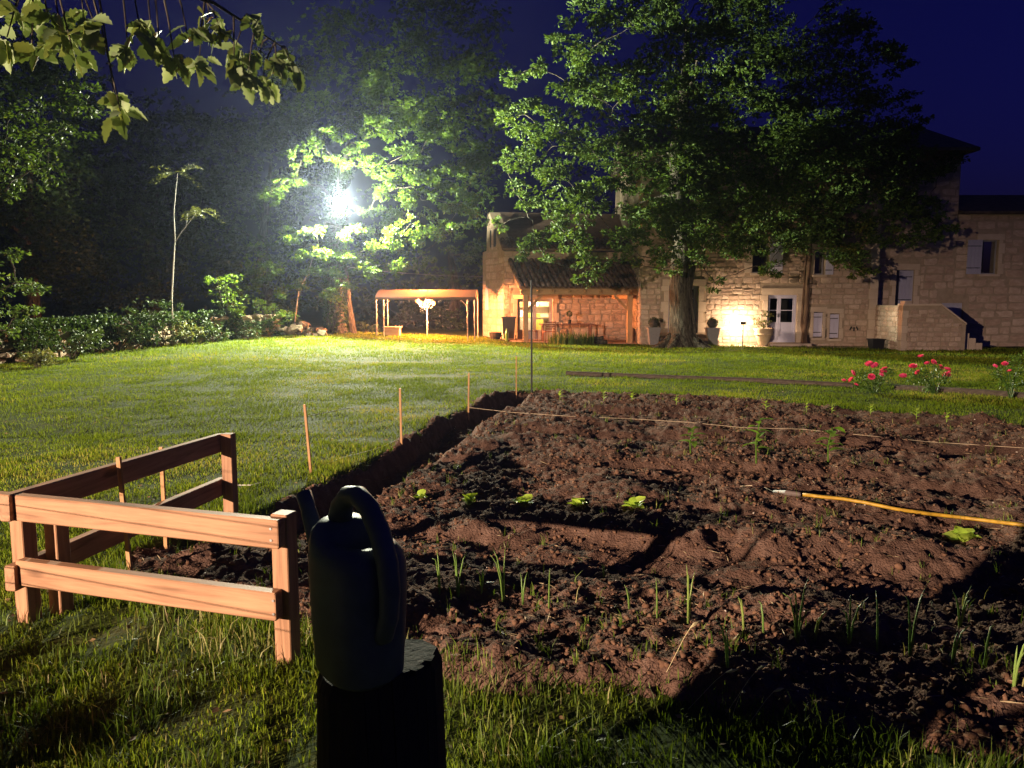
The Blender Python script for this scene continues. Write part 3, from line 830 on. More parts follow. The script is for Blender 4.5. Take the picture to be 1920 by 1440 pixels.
for px in (987, 1183.5):
    uu = FP.px(px, 600)[0]; q = FP.p(uu, -.22, 0); gz = float(base_h(q.x, q.y))
    MB().beam((q.x, q.y, gz - .1), (q.x, q.y, bz - .018), .22, .22, up=(0, 1, 0), ch=.012).build('post', M['oak_beam_z'], porch); posts.append(uu)
for uu, sgn in ((posts[0], 1), (posts[1], -1)):
    MB().beam(FP.p(uu + sgn * .1, -.22, bz - .62), FP.p(uu + sgn * .68, -.22, bz - .02), .1, .13, up=(0, 1, 0)).build('brace', M['oak_beam'], porch)
    MB().beam(FP.p(uu, -.33, bz - .10), FL.p(uu + skew, .06, bz - .10), .12, .16).build('tie_beam', M['oak_beam'], porch)
fx = axis([(-1.2, 6.2, .4)]); fy = axis([(30.9, 34.6, .3)])
pf = grid_mesh('porch_floor', axis([(-.1, 6.1, .31)]), axis([(31.0, 34.6, .3)]), lambda x, y: base_h(x, y) + .03, M['paving']); setp(pf, kind='structure')

# ------------------------------------------------------------------ tall stone farmhouse
PXM = 31.2 / FPX
def hx(px): return (px - 960) * PXM
HX0, HX1 = hx(1200), hx(1640)
FT = Frame(HX0, 31.2, 0.0)
house = thing('stone_farmhouse', 'tall pale stone farmhouse wall lit warm behind the big oak', 'house', (HX0 + 4.7, 34, -.3))
def op(px0, px1, py0, py1, fr=FT):
    a, z1 = fr.px(px0, py0); b, z0 = fr.px(px1, py1); return (a, b, z0, z1)
o_entry = op(1254, 1308, 536, 624); o_door = op(1440, 1492, 553, 642)
o_sh1 = op(1525.5, 1541, 585, 633); o_sh2 = op(1556, 1572, 588, 635)
o_w1 = op(1412, 1440, 442, 512); o_w2 = op(1528, 1545, 468, 515)
TOPS = [o_entry, o_door, o_sh1, o_sh2, o_w1, o_w2]
HZ = 7.35
wall_body(FT, 0, HX1 - HX0, -.9, HZ, .55, TOPS).build('wall', M['mortar'], house)
grown = [grow(o_entry), grow(o_door), grow(o_sh1, .2, .22), grow(o_sh2, .2, .22), grow(o_w1, .25, .25), grow(o_w2, .25, .25)]
lay_stones(FT, stone_rects(0.0, HX1 - HX0 - .34, -.45, HZ, grown, (0.15, 0.27), (0.2, 0.52), 15), M['stone'], house, 16, limit=285)
zq = -.45
k = 0
while zq < HZ - .1:                                    # dressed quoins up the corner
    part_box(FT, 'quoin', HX1 - HX0 - (.34 if k % 2 else .30), HX1 - HX0 + .02, -.4, .03, zq + .006, zq + .40, M['dressed'], house); zq += .406; k += 1
for o, s in ((o_entry, 0), (o_door, 0), (o_w1, 1), (o_w2, 1)): surround(FT, o, house, sill=bool(s))
for o in (o_sh1, o_sh2): surround(FT, o, house, w=.11, lintel=.2, sill=True)
FS = Frame(HX0, 31.75 + 5, R(-90))                      # side wall towards the porch
MB().prism([(HX0, 31.75, -.9), (HX0 + .5, 31.75, -.9), (HX0 + .5, 31.75, HZ), (HX0, 31.75, HZ)], (0, 6, 0)).build('side_wall', M['mortar'], house)
FSd = Frame(HX0, 36.0, R(-90))
lay_stones(FSd, stone_rects(.4, 4.8, -.45, 5.5, [], (.22, .34), (.3, .6), 25), M['stone'], house, 26, limit=0)
# roof
mb = MB().prism([(HX0 - .3, 30.8, HZ), (HX0 - .3, 30.8, HZ + .12), (HX0 - .3, 35.5, HZ + 1.9), (HX0 - .3, 40.0, HZ + .12), (HX0 - .3, 40, HZ)], (hx(1790) + .6 - HX0, 0, 0)); mb.build('roof', M['tile'], house)
MB().box((HX0 + 4, 39.2, 3.2), (8, .4, 8)).build('back_wall', M['mortar'], house)
# openings
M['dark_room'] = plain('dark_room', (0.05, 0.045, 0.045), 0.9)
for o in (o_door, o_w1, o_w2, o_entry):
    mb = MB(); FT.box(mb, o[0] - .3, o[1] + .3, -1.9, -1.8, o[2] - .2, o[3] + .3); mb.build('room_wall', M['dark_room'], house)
rect_frame(FT, 'door_frame', o_door[0], o_door[1], o_door[2], o_door[3], -.10, .07, .09, M['lilac'], house)
dm = o_door[0] + (o_door[1] - o_door[0]) * .42
leaf(FT, 'glazed_door', dm + .004, o_door[1] - .07, o_door[2] + .07, o_door[3] - .07, -.12, M['lilac'], house, .38, bars=1)
d2 = leaf(FT, 'glazed_door', o_door[0] + .07, dm - .004, o_door[2] + .07, o_door[3] - .07, -.13, M['lilac'], house, .38, bars=1)
part_box(FT, 'handle', dm - .05, dm - .03, -.125, -.07, .85, 1.0, M['iron'], d2)
rect_frame(FT, 'door_frame', o_entry[0], o_entry[1], o_entry[2], o_entry[3], -.16, .07, .09, M['lilac'], house)
leaf(FT, 'front_door', o_entry[0] + .08, o_entry[1] - .08, o_entry[2] + .07, o_entry[3] - .07, -.18, M['lilac'], house, .5, bars=1)
def plank_shutter(fr, u0, u1, z0, z1, n, mat, parent, hinge=True):
    s = part_box(fr, 'shutter', u0, u1, n - .03, n, z0, z1, mat, parent)
    k = max(2, int((u1 - u0) / .13)); w = (u1 - u0) / k
    for i in range(k): part_box(fr, 'plank', u0 + i * w + .004, u0 + (i + 1) * w - .004, n + .001, n + .013, z0 + .004, z1 - .004, mat, s)
    if hinge:
        for t in (.18, .82): part_box(fr, 'strap_hinge', u0 - .03, u1 - .05, n + .014, n + .022, z0 + (z1 - z0) * t - .015, z0 + (z1 - z0) * t + .015, M['iron'], s)
for o in (o_sh1, o_sh2): plank_shutter(FT, o[0] + .01, o[1] - .01, o[2] + .04, o[3] - .03, -.02, M['pale_lilac'], house)
for o, px in ((o_w1, 1466), (o_w2, 1561)):
    wf = rect_frame(FT, 'window', o[0], o[1], o[2], o[3], -.14, .05, .06, M['grey_paint'], house)
    part_box(FT, 'pane', o[0] + .05, o[1] - .05, -.175, -.168, o[2] + .05, o[3] - .05, M['glass'], wf)
    plank_shutter(FT, o[1] + .03, FT.px(px, 500)[0], o[2], o[3], .09, M['pale_lilac'], house)
for dx, dz, tilt in ((-.13, .03, .5), (0, .0, 0), (.13, .03, -.5)):      # three cut vent slots
    u, z = FT.px(1600, 617)
    MB().box(FT.p(u + dx, .05, z + dz), (.05, .02, .16), rot=Matrix.Rotation(tilt, 3, 'Y')).build('vent_slot', M['iron'], house)
# steps at the two doors
st = thing('entrance_steps', 'two stone steps at the house door behind the oak trunk', 'steps', FT.p((o_entry[0] + o_entry[1]) / 2, .6, -.3))
e0_, e1_ = FT.px(1262, 640)[0], FT.px(1330, 640)[0]
part_box(FT, 'step', e0_ - .05, e1_ + .12, .06, 1.0, -.32, -.03, M['dressed'], st); part_box(FT, 'step', e0_ + .1, e1_ - .12, .06, .62, -.028, .2, M['dressed'], st)
part_box(FT, 'step', e0_ - .55, e1_ + .55, .06, 1.45, -.42, -.325, M['dressed'], st)
ds = FT.box(MB(), o_door[0] - .1, o_door[1] + .35, .06, .75, -.34, -.17).build('door_step', M['dressed']); setp(ds, 'low stone slab step under the lilac glazed door', 'step')
tr_ = grid_mesh('gravel_terrace', axis([(hx(1225), hx(1645), .35)]), axis([(29.9, 31.2, .13)]), lambda x, y: base_h(x, y) + .03 - .12 * sstep(30.3, 29.9, y), M['gravel']); setp(tr_, kind='structure')

# ------------------------------------------------------------------ wing on the far side with the outside stair
FW = Frame(hx(1640), 32.0, 0.0)
wing = thing('stone_wing', 'set-back ashlar wing of the house with lilac upper door', 'building', (18.5, 34, -.4))
wo_d = op(1681, 1711, 506, 574, FW); wo_w = op(1842, 1869, 450, 514, FW); wo_l = op(1766, 1802, 568, 640, FW)
wx = lambda px: FW.px(px, 500)[0]
wt = FW.px(1850, 402)[1]
mb = wall_body(FW, 0, wx(1790), -.9, HZ, .5, [wo_d, (wo_l[0], wx(1790), wo_l[2], wo_l[3])]); mb.build('wall', M['mortar'], wing)
wall_body(FW, wx(1790), wx(2080), -.9, wt, .5, [(wx(1790), wo_l[1], wo_l[2], wo_l[3]), wo_w], 0.0).build('low_wall', M['mortar'], wing)
wop = [grow(wo_d, .25, .25), grow(wo_w, .25, .25), grow(wo_l, .2, .2)]
rc = stone_rects(0.02, wx(1790), -.5, HZ, wop, (.30, .38), (.42, .85), 31) + stone_rects(wx(1790), wx(1990), -.5, wt, wop, (.30, .38), (.42, .85), 32)
lay_stones(FW, rc, M['stone'], wing, 33, proud=(.004, .014), joint=.012, limit=280)
for o in (wo_d, wo_w): surround(FW, o, wing, n=.03, w=.16, lintel=.24, sill=True)
plank_shutter(FW, wo_d[0] + .18, wo_d[1], wo_d[2], wo_d[3] - .02, -.08, M['lilac'], wing)
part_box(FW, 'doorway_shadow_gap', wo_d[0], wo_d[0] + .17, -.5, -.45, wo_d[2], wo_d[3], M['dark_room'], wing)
part_box(FW, 'lower_door', wo_l[0], wo_l[1], -.14, -.1, wo_l[2], wo_l[3], M['lilac'], wing)
wf = rect_frame(FW, 'window', wo_w[0], wo_w[1], wo_w[2], wo_w[3], -.14, .05, .06, M['grey_paint'], wing)
part_box(FW, 'pane', wo_w[0] + .05, wo_w[1] - .05, -.175, -.168, wo_w[2] + .05, wo_w[3] - .05, M['glass'], wf)
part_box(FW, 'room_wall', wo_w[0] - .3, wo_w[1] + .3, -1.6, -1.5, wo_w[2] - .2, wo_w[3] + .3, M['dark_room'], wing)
plank_shutter(FW, wo_w[0] - .62, wo_w[0] - .03, wo_w[2], wo_w[3], .08, M['lilac'], wing)
MB().prism([FW.p(wx(1790) + .01, .3, wt), FW.p(wx(1790) + .01, .3, wt + .1), FW.p(wx(1790) + .01, -3.6, wt + 1.25), FW.p(wx(1790) + .01, -8, wt)], (8, 0, 0)).build('low_roof', M['tile'], wing)
stair = thing('outside_stair', 'rubble stone outside stair with sloping parapet against the wing', 'stair', (15.9, 30.2, -.4))
FA = Frame(hx(1690) * 29.0 / 31.2, 29.0, 0.0)
sw = FA.px(1812, 600)[0]; su, sz = FA.px(1764, 573); sz2 = FA.px(1812, 609)[1]
spoly = [(0, -.8), (sw, -.8), (sw, sz2), (su, sz), (0, sz)]
MB().prism([FA.p(u, 0, z) for u, z in spoly], (0, .38, 0)).build('parapet', M['mortar'], stair)
def ins_s(u, z): return z < sz - .06 and (u < su or z < sz + (sz2 - sz) * (u - su) / (sw - su) - .05)
lay_stones(FA, stone_rects(.2, sw - .16, -.55, sz, [], (.13, .21), (.16, .38), 41, ins_s), M['stone'], stair, 42, proud=(.01, .03), limit=150)
FB = Frame(FA.o.x, 32.0, R(-90))
MB().prism([FB.p(0, 0, -.8), FB.p(2.62, 0, -.8), FB.p(2.62, 0, sz), FB.p(0, 0, sz)], -FB.n * .38).build('side_parapet', M['mortar'], stair)
lay_stones(FB, stone_rects(.02, 2.75, -.55, sz - .05, [], (.15, .24), (.2, .45), 43), M['stone'], stair, 44, proud=(.01, .03), limit=120)
zq = -.55; k = 0
while zq < sz - .2:
    part_box(FA, 'quoin', -.03, .20 if k % 2 else .16, -.25, .035, zq + .005, zq + .28, M['dressed'], stair); zq += .285; k += 1
for (a, b) in (((0, sz), (su, sz)), ((su + .01, sz), (sw, sz2))):
    mb = MB().prism([FA.p(a[0], .04, a[1]), FA.p(b[0], .04, b[1]), FA.p(b[0], .04, b[1] + .07), FA.p(a[0], .04, a[1] + .07)], (0, .46, 0)); mb.build('coping', M['dressed'], stair)
for k in range(8):
    zz = sz - .1 - .19 * k; uu = su - .2 + k * .26
    part_box(FA, 'step', uu - (1.2 if k == 0 else 0), uu + .27, -2.95, -.385, -.7, zz, M['dressed'], stair)
# ------------------------------------------------------------------ trees
M['bark'] = noise_mat('oak_bark', [(0.35, (0.022, 0.019, 0.015)), (0.5, (0.065, 0.056, 0.044)), (0.72, (0.13, 0.118, 0.09))], 9.0, 0.95, 1.0, 0.12, stretch=(1.6, 1.6, 0.35), spec=0.1)
M['bark_red'] = noise_mat('vine_bark', [(0.3, (0.07, 0.04, 0.028)), (0.7, (0.20, 0.125, 0.085))], 7.0, 0.9, 0.9, 0.03, stretch=(1.6, 1.6, 0.3), spec=0.15)
M['pale_bark'] = plain('pale_bark', (0.34, 0.31, 0.27), 0.8, var=0.2)
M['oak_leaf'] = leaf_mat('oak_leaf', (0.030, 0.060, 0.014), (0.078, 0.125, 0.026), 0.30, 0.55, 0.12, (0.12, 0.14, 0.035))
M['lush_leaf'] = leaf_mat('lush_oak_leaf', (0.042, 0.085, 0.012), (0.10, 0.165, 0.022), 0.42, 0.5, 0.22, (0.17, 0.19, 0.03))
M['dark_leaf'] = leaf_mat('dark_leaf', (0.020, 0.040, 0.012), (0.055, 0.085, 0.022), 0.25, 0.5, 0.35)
M['ivy_leaf'] = leaf_mat('ivy_leaf', (0.013, 0.032, 0.008), (0.045, 0.075, 0.016), 0.2, 0.5, 0.12)
M['olive_leaf'] = leaf_mat('olive_leaf', (0.06, 0.075, 0.025), (0.14, 0.15, 0.05), 0.3, 0.5, 0.3)

def leaves(name, C, L, mat, seed, parent, up=0.55, wide=0.55, loc=(0, 0, 0), axis_dir=None, label=None):
    """folded four-cornered leaves at the points C with lengths L"""
    r = np.random.default_rng(seed); n = len(C)
    d = r.standard_normal((n, 3)); d[:, 2] *= 0.55
    if axis_dir is not None: d = d * 0.75 + axis_dir
    d /= np.linalg.norm(d, axis=1, keepdims=True)
    q = r.standard_normal((n, 3)); q[:, 2] += up * 2.2
    s = np.cross(d, q); s /= np.linalg.norm(s, axis=1, keepdims=True) + 1e-9
    nn = np.cross(s, d)
    w = (L * wide * r.uniform(.75, 1.15, n))[:, None] / 2
    mid = C + d * (L * .55)[:, None]
    a = C; b = mid + s * w + nn * w * .35; c = C + d * L[:, None] - nn * (L * .12)[:, None]; e = mid - s * w + nn * w * .35
    V = np.stack([a, b, c, e], 1).reshape(-1, 3)
    k = (np.arange(n) * 4)[:, None]
    F = np.concatenate([k + np.array([[0, 1, 2]]), k + np.array([[0, 2, 3]])], 0)
    o = np_mesh(name, V, F, mat, attrs={'rnd': np.repeat(np.clip(r.beta(2, 2, n), 0, 1), 4)}, parent=parent, loc=loc)
    if label: o['label'] = label
    return o
def clump_points(clumps, per, seed, rose=7, flat=0.72, shell=0.5):
    """leaf rosettes on sprays inside each clump (x,y,z,r); per = rosettes for a clump of 1 m radius"""
    r = np.random.default_rng(seed); P = []; A = []
    for (x, y, z, rad) in clumps:
        nspray = max(5, int(9 * rad ** 1.3)); k = max(6, int(per * rad ** 2.2 / nspray))
        dirs = r.standard_normal((nspray, 3)); dirs /= np.linalg.norm(dirs, axis=1, keepdims=True)
        cen = dirs * (r.uniform(.3, 1.0, nspray) * rad)[:, None] * np.array([1, 1, flat])
        for c in cen:
            sr = rad * r.uniform(.28, .55)
            q = r.standard_normal((k, 3)); q /= np.linalg.norm(q, axis=1, keepdims=True)
            q *= (r.random(k) ** shell)[:, None] * sr * np.array([1.25, 1.25, .6])
            q[:, 2] += -.12 * sr * r.random(k)
            pos = c + q; ax = pos / (np.linalg.norm(pos, axis=1, keepdims=True) + 1e-6)
            m = r.integers(max(2, rose - 3), rose + 2, k)
            P.append(np.repeat(pos + np.array([x, y, z]), m, 0) + r.normal(0, .025, (m.sum(), 3))); A.append(np.repeat(ax, m, 0))
    return np.concatenate(P), np.concatenate(A)
def limbs(trunk, radii, ends, seed, tip=0.018, sub=5):
    """tubes: the trunk, then a limb to each end point from the nearest node already built"""
    r = random.Random(seed); mbt = MB(); mbt.tube(trunk, radii, 14)
    nodes = [(Vector(p), q) for p, q in zip(trunk, radii)][max(1, len(trunk) // 2):]
    mbl = MB(); mbl.tube([n[0] for n in nodes], [n[1] * .5 for n in nodes], 5)
    order = sorted(ends, key=lambda e: min((Vector(e) - n[0]).length for n in nodes))
    for e in order:
        e = Vector(e)
        best = min(nodes, key=lambda n: (e - n[0]).length + (2.5 if n[0].z > e.z + .5 else 0))
        p0, rad0 = best; L = (e - p0).length
        rad0 = min(rad0 * .62, .03 + L * .028)
        path = []; rr_ = []
        for k in range(sub + 1):
            t = k / sub; p = p0.lerp(e, t); p.z += math.sin(t * math.pi) * L * .07
            j = L * .055 * math.sin(t * math.pi)
            p += Vector((r.uniform(-j, j), r.uniform(-j, j), r.uniform(-j, j)))
            path.append(p); rr_.append(rad0 * (1 - t) + tip * t)
            if k: nodes.append((p, rr_[-1]))
        mbl.tube(path, rr_, 6)
    return mbt, mbl
def tree(name, label, trunk, radii, clumps, per, leaf_len, mat, seed, bark=None, group=None, rose=7, cat='tree', ends=None, wide=.55, shell=.5, up=.55):
    base = Vector(trunk[0]); t = thing(name, label, cat, base, group)
    mbt, mbl = limbs(trunk, radii, ends if ends is not None else [c[:3] for c in clumps], seed)
    tr = mbt.build('trunk', bark or M['bark'], t, smooth=True)
    if mbl.v: mbl.build('limbs', bark or M['bark'], t, smooth=True)
    P, A = clump_points(clumps, per, seed + 1, rose, shell=shell)
    r = np.random.default_rng(seed + 2)
    leaves('crown', P, leaf_len * r.uniform(.65, 1.25, len(P)), mat, seed + 3, t, up, wide, loc=base, axis_dir=A)
    return t
def cl(lst, seed=0, dj=1.0):
    r = random.Random(seed); out = []
    for q in lst:
        px, py, d, rad = q; p = at(px, py, d + r.uniform(-dj, dj)); out.append((p.x, p.y, p.z, rad))
    return out

# the big oak before the house
ob = gp(1278, 652); OY = ob.y
tx = lambda px, py, dy=0: at(px, py, OY + dy)
trunk = [ob - Vector((0, 0, .25)), ob + Vector((0, 0, .12)), ob + Vector((.02, 0, .5)), tx(1278, 590), tx(1276, 545), tx(1281, 500), tx(1283, 440), tx(1275, 370), tx(1268, 290), tx(1282, 190), tx(1290, 60)]
rad_ = [.98, .72, .53, .46, .43, .47, .40, .34, .27, .2, .1]
big = [(985, 215, -1.5, .9), (1005, 300, -1.5, 1.0), (1050, 245, -2.5, 1.1), (1085, 170, -1, 1.1), (1110, 90, -1.5, 1.2), (1150, 20, -1, 1.2), (1060, 335, -2.5, 1.0), (985, 385, -1, .75), (1035, 415, -2.2, .85), (1095, 385, -3, .95),
       (1150, 325, -2.5, 1.1), (1195, 245, -3, 1.2), (1175, 150, -2, 1.1), (1245, 75, -2.5, 1.3), (1005, 445, -1.5, .75), (1070, 455, -2.8, .8), (1110, 500, -3, .62), (1165, 450, -3.2, .85), (1220, 395, -3, 1.0), (1130, 260, 0, 1.2), (1230, 300, 1, 1.3),
       (1290, 180, -2.5, 1.3), (1330, 80, -2, 1.4), (1090, 515, -2.2, .45), (1200, 480, -2, .7), (1250, 460, -2.5, .7), (1240, 190, 1.5, 1.4), (1120, 180, 2, 1.2),
       (1400, 30, 0, 1.6), (1490, 90, .5, 1.6), (1570, 170, .5, 1.5), (1625, 110, 1, 1.3), (1395, 190, -.5, 1.6), (1480, 260, -1, 1.6), (1555, 310, -.5, 1.5), (1610, 260, .5, 1.4), (1650, 190, 1, 1.1),
       (1370, 330, -2, 1.5), (1450, 385, -1.5, 1.4), (1540, 410, -1, 1.3), (1600, 440, -.5, 1.1), (1640, 370, .5, 1.3), (1690, 330, 1, 1.1), (1340, 440, -2, 1.0), (1400, 455, -1.8, 1.0), (1470, 465, -1.2, .9), (1590, 490, -1, .75),
       (1625, 500, -.6, .6), (1320, 260, 1.5, 1.5), (1420, 120, 2, 1.5), (1500, 180, 2, 1.5), (1430, 290, 2, 1.4), (1350, 390, 1, 1.2), (1740, 320, 1.5, .8), (1500, 340, 1.8, 1.3), (1290, 350, -2.5, 1.1), (1310, 490, -1.5, .55), (1700, 400, 1, .7), (1250, -10, -1, 1.4), (1350, -30, 0, 1.5), (1450, -40, 1, 1.4), (1150, -60, 0, 1.2), (1560, 60, 1.5, 1.2), (1420, 420, .8, 1.1), (1500, 420, .8, 1.1), (1570, 370, 1.5, 1.2), (1390, 380, 2, 1.2), (1620, 340, 2, 1.2), (1460, 330, -2.5, 1.2), (1530, 240, -2, 1.2), (1330, 170, 2.5, 1.4), (1670, 270, 1.5, 1.1), (1200, 380, 1, 1.0), (1340, 530, -1.2, .4), (1560, 470, .5, .7), (1440, 500, -1.5, .5), (1275, 300, -2.8, 1.0), (1268, 400, -3, .8), (1300, 430, -2.6, .7), (1290, 235, -3, 1.0), (1335, 310, -2.6, 1.1), (1345, 390, -3, 1.0), (1700, 370, .5, .9), (1740, 390, 1, .8), (1720, 440, .5, .7), (1680, 450, .3, .7), (1760, 330, 1.2, .7), (1690, 270, 1.2, .9), (1770, 420, 1.2, .6), (1650, 420, 0, .8), (955, 235, -1, .5), (965, 150, 0, .55), (1010, 125, -.5, .6), (1050, 75, -1, .6), (1080, 20, -1, .7), (950, 300, -.5, .5), (960, 350, -1, .5), (945, 420, -.5, .4), (975, 475, -1, .45), (1020, 485, -2, .4), (1710, 220, 1, .7), (1670, 125, 1.5, .7), (1610, 45, 1.5, .8), (1560, 0, 1, .8), (1790, 300, 1.5, .6), (1265, 340, -3.3, .8), (1290, 280, -3.2, .8), (1262, 440, -3, .6), (1295, 380, -3.2, .8), (1270, 500, -1.4, .35), (1240, 505, -1.6, .4)]
bigc = cl([(a, b, OY + d, r_ * .98) for a, b, d, r_ in big], 3, .6)
oak = tree('oak_tree', 'large spreading oak with thick trunk standing before the house', trunk, rad_, bigc, 250, .13, M['oak_leaf'], 51, rose=7)
mb = MB()
for a in (-2.9, -2.2, -.9, .1, .9, 2.2):                       # root flare
    d = Vector((math.cos(a), math.sin(a), 0))
    q0 = ob + d * .35 + Vector((0, 0, .42)); q1 = ob + d * .75 + Vector((0, 0, .10)); q2 = ob + d * random.uniform(1.2, 1.9)
    q2.z = Hf(q2.x, q2.y) - .06; mb.tube([q0, q1, q2], [.22, .16, .03], 8)
mb.build('root_flare', M['bark'], oak, smooth=True)

# ivy-clad tree that carries the floodlight
ib = Vector((at(630, 600, 31.6).x, 31.6, float(base_h(at(630, 600, 31.6).x, 31.6)) - .1))
iz = lambda px, py, d=31.6: at(px, py, d)
itrunk = [ib, iz(629, 585), iz(628, 540), iz(628, 480), iz(629, 420), iz(626, 370), iz(640, 320), iz(655, 270)]
lit = [(590, 432, 29.7, .5), (672, 440, 29.5, .55), (728, 400, 30.7, .7), (715, 470, 29.5, .6), (560, 470, 29.7, .55), (512, 500, 29.7, .55), (618, 505, 29.7, .55), (640, 535, 29.7, .4), (505, 363, 30.0, .4), (585, 272, 30.4, .5),
       (640, 300, 30.4, .5), (685, 278, 30.7, .6), (735, 245, 31.1, .7), (790, 285, 30.9, .75), (825, 335, 31.3, .8), (790, 375, 30.7, .65), (845, 385, 31.3, .6), (755, 325, 30.8, .6), (535, 545, 29.7, .45), (800, 445, 29.5, .45), (700, 500, 29.5, .5),
       (555, 335, 30.4, .35), (770, 420, 29.5, .4), (660, 400, 30.9, .3), (745, 500, 29.5, .35), (480, 470, 29.7, .35), (860, 300, 31.8, .8), (720, 340, 31.8, .6), (600, 470, 29.7, .5), (660, 480, 29.5, .6), (540, 440, 29.7, .5), (500, 525, 29.7, .5), (575, 520, 29.7, .5), (610, 555, 29.7, .45), (745, 450, 29.5, .6), (775, 350, 30.7, .6), (690, 320, 30.7, .5), (810, 250, 30.7, .6), (850, 340, 30.7, .6), (640, 250, 30.0, .5), (760, 290, 30.7, .6), (700, 240, 30.7, .6), (830, 430, 29.5, .5), (520, 350, 29.9, .35), (565, 300, 30.0, .4), (480, 500, 29.6, .5), (455, 540, 29.6, .5), (730, 360, 30.7, .5), (685, 400, 30.7, .35), (880, 380, 30.7, .6), (780, 200, 30.7, .7), (850, 230, 30.8, .7), (900, 300, 31.1, .7), (715, 160, 30.8, .6)]
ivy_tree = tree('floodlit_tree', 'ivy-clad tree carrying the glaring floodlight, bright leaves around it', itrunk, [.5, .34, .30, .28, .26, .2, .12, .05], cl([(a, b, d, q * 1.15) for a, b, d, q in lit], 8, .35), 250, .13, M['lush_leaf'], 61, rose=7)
P = []
r = np.random.default_rng(62)
for k in range(5200):
    t = r.random() * 6.0; i = min(int(t), 5); f = t - i; p = itrunk[i].lerp(itrunk[i + 1], f); an = r.uniform(0, 6.28)
    rd = (.36 - .02 * t) + r.random() * .14; P.append((p.x + math.cos(an) * rd, p.y + math.sin(an) * rd, p.z))
P = np.array(P); leaves('ivy', P, r.uniform(.06, .12, len(P)), M['ivy_leaf'], 63, ivy_tree, .2, .9, loc=ib)
mb = MB(); b2 = ib + Vector((.52, .45, 0)); mb.tube([b2, b2 + Vector((-.1, 0, 1.2)), b2 + Vector((-.25, 0, 3)), b2 + Vector((-.1, .2, 5.5))], [.26, .16, .13, .08], 10); mb.build('second_stem', M['bark'], ivy_tree, smooth=True)

# dim trees standing behind
def back_tree(label, px, d, trunk_r, clumps, per, ll, mat, seed, rose=6):
    b = at(px, 600, d); z = float(base_h(b.x, b.y)) - .2
    zt = max(c[2] for c in clumps)
    tr = [Vector((b.x, b.y, z)), Vector((b.x + .1, b.y, z + 2)), Vector((b.x - .1, b.y, z + 4.5)), Vector((b.x + .3, b.y, z + (zt - z) * .5)), Vector((b.x + .5, b.y, z + (zt - z) * .62))]
    return tree('background_tree', label, tr, [trunk_r * 1.3, trunk_r, trunk_r * .85, trunk_r * .55, .06], clumps, per, ll, mat, seed, rose=rose, group='dim trees behind the lawn')
back_tree('tall dim oak spreading above the floodlight and gazebo', 642, 36.5, .28, cl([(620, 190, 36, 1.9), (690, 130, 36, 2.0), (770, 90, 36, 2.0), (850, 150, 36, 2.0), (905, 110, 36.5, 1.5), (890, 230, 36, 1.7), (820, 220, 35, 1.7), (920, 300, 36, 1.2), (880, 350, 36, 1.5), (900, 410, 35.5, .9), (840, 440, 35, 1.1), (790, 480, 35, 1.0), (720, 440, 36, 1.5), (740, 510, 35.2, .9), (690, 520, 36, 1.0), (820, 510, 35, .7), (660, 60, 37, 2.0), (800, 10, 37, 2.0), (900, 30, 37.5, 1.6), (560, 120, 37, 1.6), (730, 200, 37, 2), (930, 200, 36.5, 1.0)], 4, .7), 95, .17, M['oak_leaf'], 71)
back_tree('dark tree rising behind the floodlight pole and saplings', 500, 41, .3, cl([(430, 280, 41, 2.2), (500, 220, 41, 2.2), (560, 260, 42, 2.2), (470, 360, 40, 2.0), (540, 380, 41, 2.2), (420, 430, 40, 2.0), (500, 470, 40, 1.9), (570, 480, 41, 1.9), (440, 520, 40, 1.7), (600, 330, 42, 2.0), (520, 130, 42, 1.7), (400, 350, 41, 1.7), (620, 540, 40, 1.6), (540, 560, 40, 1.5)], 5, 1), 80, .2, M['dark_leaf'], 73)
back_tree('dark mass of tree behind the pale young sapling', 290, 44, .3, cl([(330, 330, 44, 2.3), (250, 280, 44, 2.5), (200, 360, 44, 2.5), (290, 420, 43, 2.4), (360, 500, 43, 2.2), (220, 480, 43, 2.4), (140, 420, 44, 2.4), (300, 220, 45, 2.2), (170, 250, 45, 2.2), (120, 520, 42, 2.2), (280, 560, 42, 1.8), (400, 240, 45, 2), (180, 570, 42, 1.7)], 6, 1), 75, .22, M['dark_leaf'], 75)
back_tree('dark tree at the end of the old wall', 60, 36, .3, cl([(60, 180, 36, 2.4), (0, 260, 35, 2.4), (100, 300, 36, 2.2), (30, 380, 35, 2.2), (90, 460, 35, 2), (10, 500, 34, 1.9), (-60, 150, 36, 2.4), (130, 150, 38, 2), (60, 80, 38, 2.3), (-60, 380, 35, 2.2)], 7, 1), 75, .2, M['dark_leaf'], 77)
back_tree('dark tree standing behind the gazebo canopy', 850, 45, .3, cl([(780, 560, 45, 1.8), (860, 540, 45, 1.8), (900, 480, 45, 1.5), (720, 570, 44, 1.7), (690, 480, 44, 2), (830, 600, 43, 1.4), (760, 610, 43, 1.2)], 8, 1), 75, .2, M['dark_leaf'], 79)
